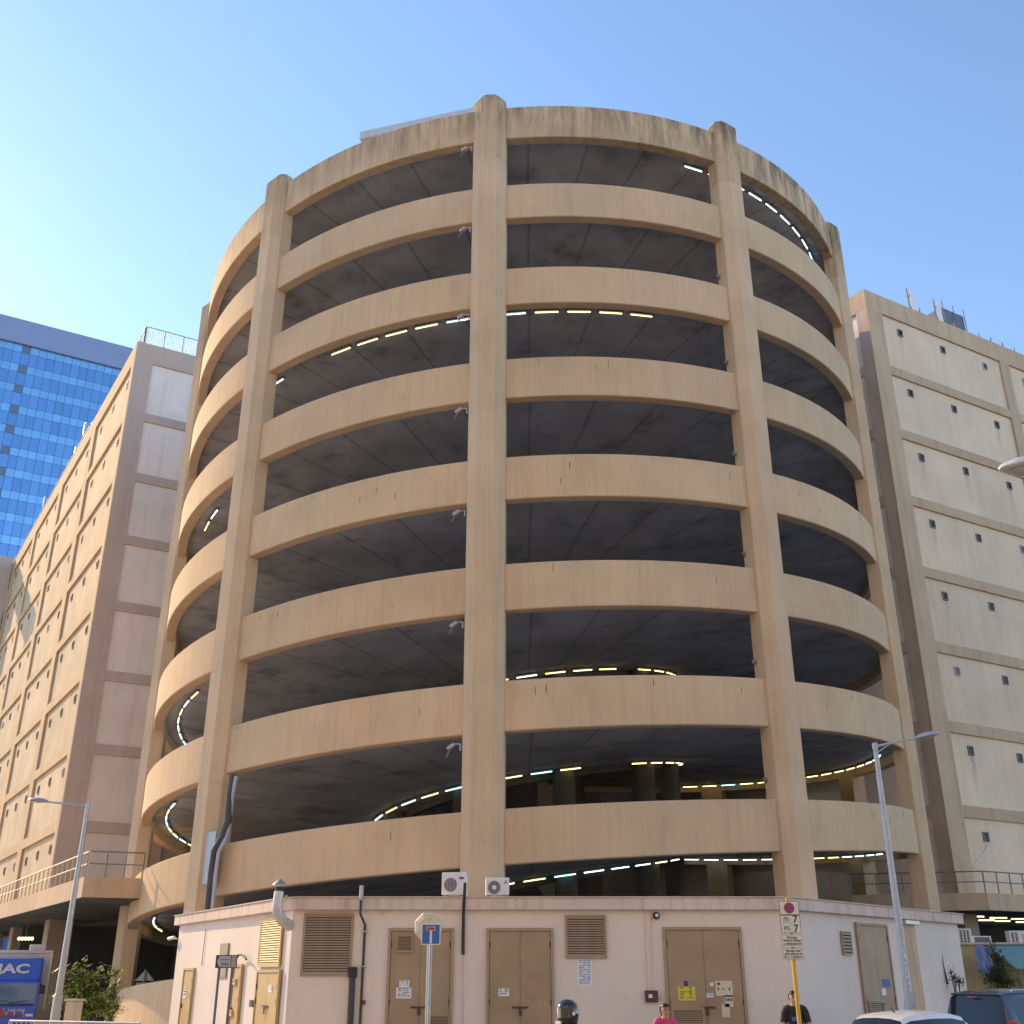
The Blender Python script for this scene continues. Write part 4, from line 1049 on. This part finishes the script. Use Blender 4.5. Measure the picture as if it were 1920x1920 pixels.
        for s in (-1,1): MB().lathe([(.022,.0),(.022,s*.012)],(s*.142,-.02,1.61*k),12,'X').build('visor_pivot','pale_metal',hm)
    else:
        low = 1.565 if hair == 'short' else 1.50
        def ht(c): return c.z > 1.652 or (c.y > .0 and (c.z > 1.60 or c.y > .03))
        hr = shell('hair', lambda c: c.z > low and ht(c), lambda c: .013+.008*mnoise.noise(Vector(c)*40), 'hair_black')
    if print_:
        MB().box(-.085*k,.065*k,-.143*k,-.138*k,1.20*k,1.27*k).build('shirt_print','ink_blue',body)
    return o
person(1491, 22.6, -8, 1.74, 'b', 'shirt_black', 'trousers_blue', 'person in a black printed t-shirt standing behind the yellow sign post', print_=True)
person(1247, 20.6, 14, 1.56, 'p', 'shirt_pink', 'trousers_blue', 'person with short dark hair in a pink top before the kiosk', hair='bob')
person(1064, 14.7, -55, 1.68, 'g', 'shirt_grey', 'trousers_blue', 'person wearing a glossy black motorcycle helmet in front of the kiosk', helmet=True, sleeves='long')

# ---------------------------------------------------------------- vehicles
plain('white_paint', (.76,.77,.80), .25, noise_=.02, coat=.8)
plain('van_paint', (.045,.06,.10), .25, metal=.3, noise_=.03, coat=.8)
plain('truck_glass_reflect', (.07,.15,.27), .08, noise_=.3, scale=1.5, coat=.6)  # bluish reflection put into the windscreen colour
plain('truck_blue', (.04,.12,.58), .3, noise_=.05, coat=.5)
plain('auto_glass', (.012,.018,.022), .05, noise_=0, coat=0.0, spec=.45)
plain('tail_red', (.50,.015,.02), .15, noise_=.1, coat=.8)
plain('amber_lens', (.60,.16,.05), .2, noise_=.1, coat=.6)
plain('clear_lens', (.72,.72,.72), .1, noise_=.1, coat=.8)
plain('chrome', (.75,.76,.78), .12, metal=1.0, noise_=0)
plain('box_white', (.66,.64,.66), .45, noise_=.05)
def wheel(o, x, y, r, w, side):
    t_ = MB().lathe([(r*.62,-w/2),(r*.93,-w/2),(r,-w*.36),(r,w*.36),(r*.93,w/2),(r*.62,w/2)],(x,y,r),24,'Y').build('wheel','black_rubber',o,smooth=True)
    MB().lathe([(r*.60,-w*.42),(r*.55,-w*.3),(r*.12,-w*.34),(r*.12,w*.34),(r*.55,w*.3),(r*.60,w*.42)],(x,y,r),18,'Y').build('rim','galv',t_)
def car(name, lab, loc, heading, st, paint, W, wb, roof_rail=False, rows=None, tail=True, extra=None):
    """st: stations along x (rear to front): (x, z_sill, z_belt, z_top, half_belt, half_top); heading = direction of travel"""
    o = thing(name, lab, 'car' if name != 'minivan' else 'van', loc, heading)
    def ringp(s):
        x, zs, zb, zt, wb_, wt = s
        h = [(wb_*.90,zs),(wb_*.99,zs+(zb-zs)*.35),(wb_,zb-.12),(wb_*.97,zb),(wt*1.02,zb+(zt-zb)*.80),(wt*.93,zt-.035*min(1,(zt-zb)*3)),(wt*.55,zt),(0,zt+.012)]
        return [(x,-y,z) for y,z in h] + [(x,y,z) for y,z in h[-2::-1]]
    rings = [ringp(s) for s in st]; n = len(rings[0]); parts = {}
    names = rows or {}
    for i in range(len(st)-1):
        for j in range(n-1):
            nm = names(i, j) or 'body'
            parts.setdefault(nm, MB()).add([rings[i][j],rings[i][j+1],rings[i+1][j+1],rings[i+1][j]],[(0,1,2,3)])
    b = parts.setdefault('body', MB())
    b.add(rings[0],[tuple(range(n))]); b.add(rings[-1],[tuple(range(n-1,-1,-1))])
    b.add([(s[0],-s[4]*.9,s[1]) for s in st]+[(s[0],s[4]*.9,s[1]) for s in st],[(i,i+1,len(st)+i+1,len(st)+i) for i in range(len(st)-1)])
    for nm, m in parts.items():
        me = m.mesh(paint if not 'window' in nm and nm != 'windscreen' else 'auto_glass', True, nm)
        bm = bmesh.new(); bm.from_mesh(me); bmesh.ops.remove_doubles(bm, verts=bm.verts, dist=.0005)
        bmesh.ops.recalc_face_normals(bm, faces=bm.faces); bm.to_mesh(me); bm.free()
        me.set_sharp_from_angle(angle=rad(35))
        q = link(nm.split('#')[0], me, o)
        if nm == 'body': sbm = q.modifiers.new('bevel','BEVEL'); sbm.width = .03; sbm.segments = 3; sbm.angle_limit = rad(35)
    for x in wb:
        for y in (-1,1): wheel(o, x, y*(W/2-.11), .31, .20, y)
    return o
# white hatchback: rear and right side towards us
hx = [(-1.95,.35,.80,.84,.70,.66),(-1.90,.28,.90,.96,.80,.60),(-1.62,.22,.93,1.40,.84,.52),(-1.40,.2,.93,1.475,.85,.545),(-.75,.2,.92,1.51,.85,.555),(-.10,.2,.91,1.505,.85,.555),(.38,.2,.90,1.44,.85,.53),(1.02,.2,.90,.97,.84,.66),(1.70,.25,.82,.86,.80,.62),(1.95,.32,.62,.66,.68,.52)]
def hrows(i, j):
    if i == 1 and 4 <= j <= 9: return 'rear_window'
    if i in (2,3) and j in (3,): return 'side_window#r1'
    if i in (4,5) and j in (3,): return 'side_window#r2'
    if i in (2,3) and j == 10: return 'side_window#l1'
    if i in (4,5) and j == 10: return 'side_window#l2'
    if i == 6 and 4 <= j <= 9: return 'windscreen'
P = at(1735,1893,22.6); hd = math.atan2(.62,.78)
hb_ = car('hatchback', 'white hatchback with dark windows, its roof at the bottom right edge', (P.x,P.y,-.112), hd, hx, 'white_paint', 1.68, (-1.22,1.25), rows=hrows)
MB().tube([(-1.30,-.18,1.50),(-1.42,-.18,1.58)],.012,6).build('aerial','black_rubber',hb_)
for y in (-1,1):
    MB().box(-1.97,-1.80,y*.72-.09,y*.72+.09,.62,.88).build('tail_light','tail_red',hb_,bevel=.03)
    MB().box(.72,.86,y*.93-.09,y*.93+.09,.90,1.03).build('wing_mirror','white_paint',hb_,bevel=.03)
# dark minivan
vx = [(-2.25,.40,.95,.98,.72,.66),(-2.20,.30,1.02,1.06,.82,.66),(-2.08,.26,1.04,1.66,.845,.60),(-1.90,.25,1.04,1.735,.85,.63),(-1.0,.25,1.03,1.765,.85,.645),(-.1,.25,1.02,1.76,.85,.645),(.75,.25,1.0,1.70,.85,.62),(1.45,.25,1.0,1.06,.84,.68),(2.1,.28,.90,.94,.80,.62),(2.30,.35,.66,.70,.70,.55)]
def vrows(i, j):
    if i == 1 and 4 <= j <= 9: return 'rear_window'
    if i == 3 and j == 3: return 'side_window#r1'
    if i == 4 and j == 3: return 'side_window#r2'
    if i == 5 and j == 3: return 'side_window#r3'
    if i in (3,) and j == 10: return 'side_window#l1'
    if i in (4,5) and j == 10: return 'side_window#l2'
    if i == 6 and 4 <= j <= 9: return 'windscreen'
P = at(1838,1853,25.0); vd = math.atan2(.60,.80)
vn = car('minivan', 'dark blue-grey minivan with red tail lamp parked at the right edge', (P.x+1.35,P.y+.8,-.112+.09), vd, vx, 'van_paint', 1.70, (-1.4,1.4), rows=vrows)
MB().box(-2.13,-1.92,-.54,.54,1.655,1.69).build('roof_spoiler','van_paint',vn,bevel=.015)
MB().box(-2.212,-2.19,-.10,.10,1.615,1.635).build('brake_light','tail_red',vn)
for y in (-1,1):
    MB().box(-2.25,-2.05,y*.79-.06,y*.79+.06,.78,1.20).build('tail_light','tail_red',vn,bevel=.02)
    MB().box(-2.262,-2.24,y*.79-.05,y*.79+.05,.94,1.04).build('indicator','clear_lens',vn)
em = MB()
em.tube([(-2.262,.075*cos(2*pi*i/20),1.06-.04+.048*sin(2*pi*i/20)-.02) for i in range(21)],.008,5,False)
em.tube([(-2.262,.03*cos(2*pi*i/16),1.0+.045*sin(2*pi*i/16)) for i in range(17)],.006,5,False)
em.tube([(-2.262,.06*cos(2*pi*i/16),1.018+.018*sin(2*pi*i/16)) for i in range(17)],.006,5,False)
em.build('emblem','chrome',vn)
MB().box(-2.262,-2.245,-.52,-.14,.955,.985).build('trim_strip','chrome',vn)
MB().tube([(-1.8,-.66,1.745),(.6,-.65,1.755)],.018,6).build('roof_rail','chrome',vn)
MB().box(.95,1.1,-1.02,-.84,1.0,1.18).build('wing_mirror','van_paint',vn,bevel=.03)

# blue box truck
TW = 1.08
P = at(19,1850,46.0); tk = thing('box_truck', 'blue cab box truck with white cargo box facing us at the left edge', 'truck', (P.x,P.y,-.02), rad(21))
def tz(y): return at(19,y,46.0).z+.02
ztop, zdef0, zdef1, zws0, zws1 = tz(1781), tz(1795), tz(1838), tz(1842), tz(1884)
MB().box(-TW-.12,TW+.28,1.5,6.6,.75,ztop).build('cargo_box','box_white',tk,bevel=.03)
MB().box(-TW-.14,TW+.30,1.46,6.62,ztop-.10,ztop+.02).build('box_rim','pale_metal',tk,bevel=.015)
MB().box(TW+.20,TW+.30,1.45,1.52,.8,ztop-.1).build('corner_trim','pale_metal',tk)
MB().box(.4,1.05,2.2,2.9,ztop+.021,ztop+.26).build('roof_unit','box_white',tk,bevel=.04)
m = MB(); yb = 1.40
prof = [(.0,.42),(-.06,.55),(-.06,.95),(-.02,zws1),(.22,zws0),(.34,zdef1),(1.40,zdef1),(1.40,.42)]
m.v = [(-TW,y,z) for y,z in prof]+[(TW,y,z) for y,z in prof]; n = len(prof)
m.f = [tuple(range(n)),tuple(range(2*n-1,n-1,-1))]+[(i,(i+1)%n,n+(i+1)%n,n+i) for i in range(n)]
m.build('cab','truck_blue',tk,bevel=.05)
m = MB(); prof = [(.30,zdef1+.002),(.42,zdef1+.12),(.70,zdef0-.03),(.85,zdef0),(1.38,zdef0),(1.38,zdef1+.002)]
m.v = [(-TW+.02,y,z) for y,z in prof]+[(TW-.02,y,z) for y,z in prof]; n = len(prof)
m.f = [tuple(range(n)),tuple(range(2*n-1,n-1,-1))]+[(i,(i+1)%n,n+(i+1)%n,n+i) for i in range(n)]
df = m.build('wind_deflector','truck_blue',tk,bevel=.06)
dy, dz = .70-.42, (zdef0-.03)-(zdef1+.12)
tl = math.atan2(dy, dz)
q = T(.0,.42+dy*.40,zdef1+.12+dz*.40) @ Matrix.Rotation(-tl,4,'X')
link('lettering', text_mesh('JAC',.50,'box_white',.01,'CENTER',.02,1.45), df, PM[tk.name] @ q @ T(0,-.03,0))
sl_ = math.atan2(.24, zws0-zws1); q = T(0,.10,(zws0+zws1)/2) @ Matrix.Rotation(-sl_,4,'X'); hw = (zws0-zws1)/2*.96
MB().box(-TW+.10,TW-.10,-.035,-.012,-hw,hw).build('windscreen','truck_glass_reflect',tk,PM[tk.name] @ q,bevel=.02)
m = MB()
for (x0,x1) in ((-.75,.0),(.05,.8)): m.tube([(x0,-.05,-hw*.95),(x1,-.05,-hw*.72)],.012,5)
for x in (0,): pass
tag(m.build('wipers','black_rubber',tk,PM[tk.name] @ q), kind='stuff')
MB().tube([(-.9,-.07,zws1-.02),(.95,-.07,zws1-.02)],.02,6).build('scuttle_trim','black_rubber',tk)
MB().box(-.35,.55,.0,.12,zws1+.0,zws1+.16).build('dash_papers','paper_cream',tk)
for s in (-1,1):
    MB().box(s*.82-.22,s*.82+.22,-.10,-.03,.26,.60).build('headlight','amber_lens',tk,bevel=.05)
    MB().box(s*.86-.14,s*.86+.14,-.105,-.06,.56,.66).build('headlight_glass','clear_lens',tk,bevel=.03)
    mr_ = MB().box(s*(TW+.10)-.10,s*(TW+.10)+.10,-.16,-.06,zws0-.42,zws0-.10).build('mirror','black_rubber',tk,bevel=.03)
    MB().tube([(s*TW,.1,zws0-.05),(s*(TW+.1),-.1,zws0-.12)],.02,6).build('mirror_arm','black_rubber',tk)
MB().box(-TW,TW,-.14,.05,.28,.55).build('bumper','truck_blue',tk,bevel=.04)
tx = PM[tk.name]
link('lettering', text_mesh('T. 2468 0960',.15,'paper',.004,'CENTER'), tk, tx @ T(.28,-.072,zws1-.20))
link('lettering', text_mesh('服務熱線',.16,'ink_red',.004,'CENTER',.002,1.2), tk, tx @ T(.28,-.072,zws1-.36))
MB().box(-.42,-.12,-.074,-.062,zws1-.42,zws1-.14).build('red_badge','ink_red',tk)
for i in range(4): MB().box(-.32+i*.3,-.24+i*.3,-.07,-.06,.62,.72).build('grille_letter','clear_lens',tk)
for x in (-.86,.86):
    wheel_ = MB().lathe([(.22,-.12),(.38,-.12),(.4,-.08),(.4,.08),(.38,.12),(.22,.12)],(x,.75,.4),22,'X').build('wheel','black_rubber',tk,smooth=True)
    MB().lathe([(.22,-.1),(.1,-.06),(.1,.06),(.22,.1)],(x,.75,.4),16,'X').build('rim','galv',wheel_)
    wheel_ = MB().lathe([(.22,-.12),(.38,-.12),(.4,-.08),(.4,.08),(.38,.12),(.22,.12)],(x,5.2,.4),22,'X').build('wheel','black_rubber',tk,smooth=True)
    MB().lathe([(.22,-.1),(.1,-.06),(.1,.06),(.22,.1)],(x,5.2,.4),16,'X').build('rim','galv',wheel_)
MB().box(-.4,.4,.6,6.4,.5,.74).build('chassis','black_rubber',tk)

# ---------------------------------------------------------------- plants
def leafmat(name, c):
    m, nt, b = newmat(name); N, L = nt.nodes, nt.links
    b.inputs['Roughness'].default_value = .45; b.inputs['Specular IOR Level'].default_value = .4
    g = N.new('ShaderNodeNewGeometry'); rm = N.new('ShaderNodeValToRGB')
    rm.color_ramp.elements[0].color = (c[0]*.5,c[1]*.55,c[2]*.5,1); rm.color_ramp.elements[1].color = (c[0]*1.6,c[1]*1.35,c[2]*1.1,1)
    L.new(g.outputs['Random Per Island'], rm.inputs[0]); L.new(rm.outputs[0], b.inputs['Base Color'])
    tr = N.new('ShaderNodeBsdfTranslucent'); L.new(rm.outputs[0], tr.inputs[0])
    ms = N.new('ShaderNodeMixShader'); ms.inputs[0].default_value = .3
    out = N['Material Output']; L.new(b.outputs[0], ms.inputs[1]); L.new(tr.outputs[0], ms.inputs[2]); L.new(ms.outputs[0], out.inputs[0])
leafmat('leaf_green', (.17,.25,.06)); leafmat('leaf_dull', (.06,.10,.05)); leafmat('leaf_dead', (.17,.11,.10))
plain('bark', (.10,.075,.05), .9, noise_=.2)
def leaf(m, P, size, rnd, narrow=.45):
    d = Vector((rnd.gauss(0,1),rnd.gauss(0,1),rnd.gauss(-.2,.6))).normalized(); s = d.cross(Vector((0,0,1)))
    if s.length < .1: s = Vector((1,0,0))
    s = s.normalized()*size*narrow*.5; u = d.cross(s).normalized()*size*.08
    m.add([P, P+d*size*.45+s+u, P+d*size, P+d*size*.45-s+u], [(0,1,2,3)])
def shrub(name, lab, lobes, base, leafm, size, n, seed, group=None, narrow=.45):
    rnd = random.Random(seed); o = thing(name, lab, 'plant', base, group=group); b = Vector(base)
    st = MB(); fo = MB()
    for (c, r) in lobes:
        c = Vector(c)-b; mid = Vector((c.x*.35,c.y*.35,c.z*.5))
        st.tube([(0,0,-.05),tuple(mid),tuple(c)],[.035,.025,.012],6)
        for tw in range(14):
            d = Vector((rnd.gauss(0,1),rnd.gauss(0,1),rnd.gauss(0,.9))).normalized()*r*rnd.uniform(.5,1.0)
            st.tube([tuple(c),tuple(c+d)],[.010,.004],4)
            for q in range(int(n*r*r*2)):
                t_ = rnd.uniform(.25,1.05); P_ = c+d*t_+Vector((rnd.gauss(0,.07),rnd.gauss(0,.07),rnd.gauss(0,.07)))
                if P_.z > .03: leaf(fo, P_, size*rnd.uniform(.6,1.2), rnd, narrow)
    st.build('stems','bark',o); tag(fo.build('foliage',leafm,o),kind='stuff')
def L_(px,py,Y,r): return (tuple(at(px,py,Y)), r)
b0 = at(150,1915,36.0)
shrub('leafy_shrub','bushy green shrub behind the left lamp post',[L_(150,1830,36,.55),(tuple(at(175,1835,36.2)),.5),L_(165,1860,36,.6),L_(140,1865,36,.5),L_(185,1872,36,.45),L_(118,1822,35.8,.3),L_(112,1880,35.6,.45),L_(160,1888,36,.5),L_(195,1893,36,.35)],(b0.x,b0.y,0),'leaf_green',.22,20,3)
b0 = at(210,1915,38.0)
shrub('leafy_shrub','sparser green shrub beside the tower column at the left',[L_(212,1850,38,.38),L_(205,1870,38,.40),L_(218,1822,38,.28),L_(212,1892,38,.42),L_(202,1895,38,.35)],(b0.x,b0.y,0),'leaf_green',.22,20,5)
b0 = at(1868,1860,37.5)
shrub('leafy_shrub','dark leafy bush in front of the yellowish hut at right',[L_(1868,1800,37.5,.42),L_(1882,1815,37.5,.5),L_(1866,1828,37.5,.5),L_(1890,1838,37.3,.42),L_(1862,1780,37.5,.25),L_(1880,1845,37.3,.5),L_(1855,1838,37.3,.35)],(b0.x,b0.y,0),'leaf_dull',.15,34,8,narrow=.3)
q = KR @ Vector((onf(KR,1776,1850)[0],-.25,0)); 
shrub('dry_plant','withered reddish plant leaning on the kiosk end wall above the van',[((q.x,q.y,1.95),.13),((q.x-.06,q.y,2.12),.08),((q.x+.12,q.y-.05,1.85),.16)],(q.x,q.y,0),'leaf_dead',.08,240,11)

# ---------------------------------------------------------------- hut, cloth and condensers under the right deck
wall('hut_wall', (.46,.38,.20), var=.12, streak=.2)
plain('cloth_blue', (.20,.28,.52), .85, noise_=.12, scale=5)
plain('awning_teal', (.16,.33,.36), .6, noise_=.12, scale=3)
hP = at(1860,1800,40.0); hx0, hx1 = at(1790,1800,40).x, at(1990,1800,40).x; hz1 = at(1860,1771,40).z
hut = thing('hut', 'low yellowish hut with a teal awning behind the parked minivan', 'hut', ((hx0+hx1)/2,40,0))
w2 = (hx1-hx0)/2
MB().box(-w2,w2,0,4,-.15,hz1).build('wall','hut_wall',hut)
MB().box(-w2-.1,w2+.1,-.12,4.1,hz1+.001,hz1+.07).build('roof_edge','coping',hut)
aw0 = at(1868,1776,39.2).x-(hx0+hx1)/2
m = MB(); m.add([(aw0,-.05,hz1-.02),(w2,-.05,hz1-.02),(w2,-1.6,hz1-.75),(aw0+.2,-1.6,hz1-.75),(aw0,-.05,hz1-.06),(w2,-.05,hz1-.06),(w2,-1.6,hz1-.79),(aw0+.2,-1.6,hz1-.79)],[(0,1,2,3),(7,6,5,4),(0,4,5,1),(1,5,6,2),(2,6,7,3),(3,7,4,0)])
m.build('awning','awning_teal',hut)
for x in (aw0+.35,w2-.3): MB().tube([(x,-1.5,-.15),(x,-1.5,hz1-.78)],.03,6).build('awning_post','rail_grey',hut)
MB().box(aw0+1.2,aw0+1.9,-.03,-.002,0,1.9).build('door','maroon',hut)
cP = at(1846,1803,39.0); cl = MB(); nx_, nz2 = 10, 12
cz1, cz0 = at(1846,1773,39).z, at(1846,1824,39).z; cw = 30*37/FPX
for i in range(nx_+1):
    for j in range(nz2+1):
        cl.v.append((-cw/2+cw*i/nx_+.04*j/nz2, .05*sin(i*1.3)+.02*sin(j*.9+i), cz0+(cz1-cz0)*j/nz2+.03*sin(i*.8)))
cl.f = [(i*(nz2+1)+j,(i+1)*(nz2+1)+j,(i+1)*(nz2+1)+j+1,i*(nz2+1)+j+1) for i in range(nx_) for j in range(nz2)]
co = cl.build('hanging_cloth','cloth_blue',None,T(cP.x,39.0,0),smooth=True); co.modifiers.new('thick','SOLIDIFY').thickness = .012
tag(co,'pale blue cloth hanging on the hut wall behind the bush','cloth')
def small_ac(px0,px1,py0,py1,Y,lab,rz,face):
    A,B = at(px0,py1,Y), at(px1,py0,Y); w,h = B.x-A.x, B.z-A.z
    o = thing('air_conditioner', lab, 'air conditioner', ((A.x+B.x)/2,Y,A.z), rz)
    MB().box(-w/2,w/2,0,.45,0,h).build('casing','white_plastic',o,bevel=.02)
    if face == 'grid':
        g = MB()
        for i in range(2):
            for j in range(9): g.box(-w*.42+i*w*.16,-w*.42+i*w*.16+w*.11,-.006,-.002,h*.08+j*h*.095,h*.08+j*h*.095+h*.06)
        tag(g.build('grille','void',o),kind='stuff')
        MB().box(w*.02,w*.42,-.006,-.002,h*.15,h*.8).build('panel','lamp_grey',o)
    elif face == 'coil': MB().box(-w*.32,w*.42,-.006,-.002,h*.08,h*.88).build('coil','lamp_dark',o)
    else:
        g = MB()
        for i in range(3):
            for j in range(9): g.box(-w*.40+i*w*.27,-w*.40+i*w*.27+w*.18,-.006,-.002,h*.08+j*h*.095,h*.08+j*h*.095+h*.06)
        tag(g.build('grille','void',o),kind='stuff')
    return o
small_ac(1801,1819,1741,1772,40.2,'white condenser with dark grille right beside the kiosk end',rad(-14),'rows')
small_ac(1822,1858,1755,1772,40.4,'wide white condenser with a dark coil panel on the hut roof',rad(0),'coil')
small_ac(1897,1935,1745,1776,40.2,'white condenser with small square grille holes at the right edge',rad(-6),'grid')
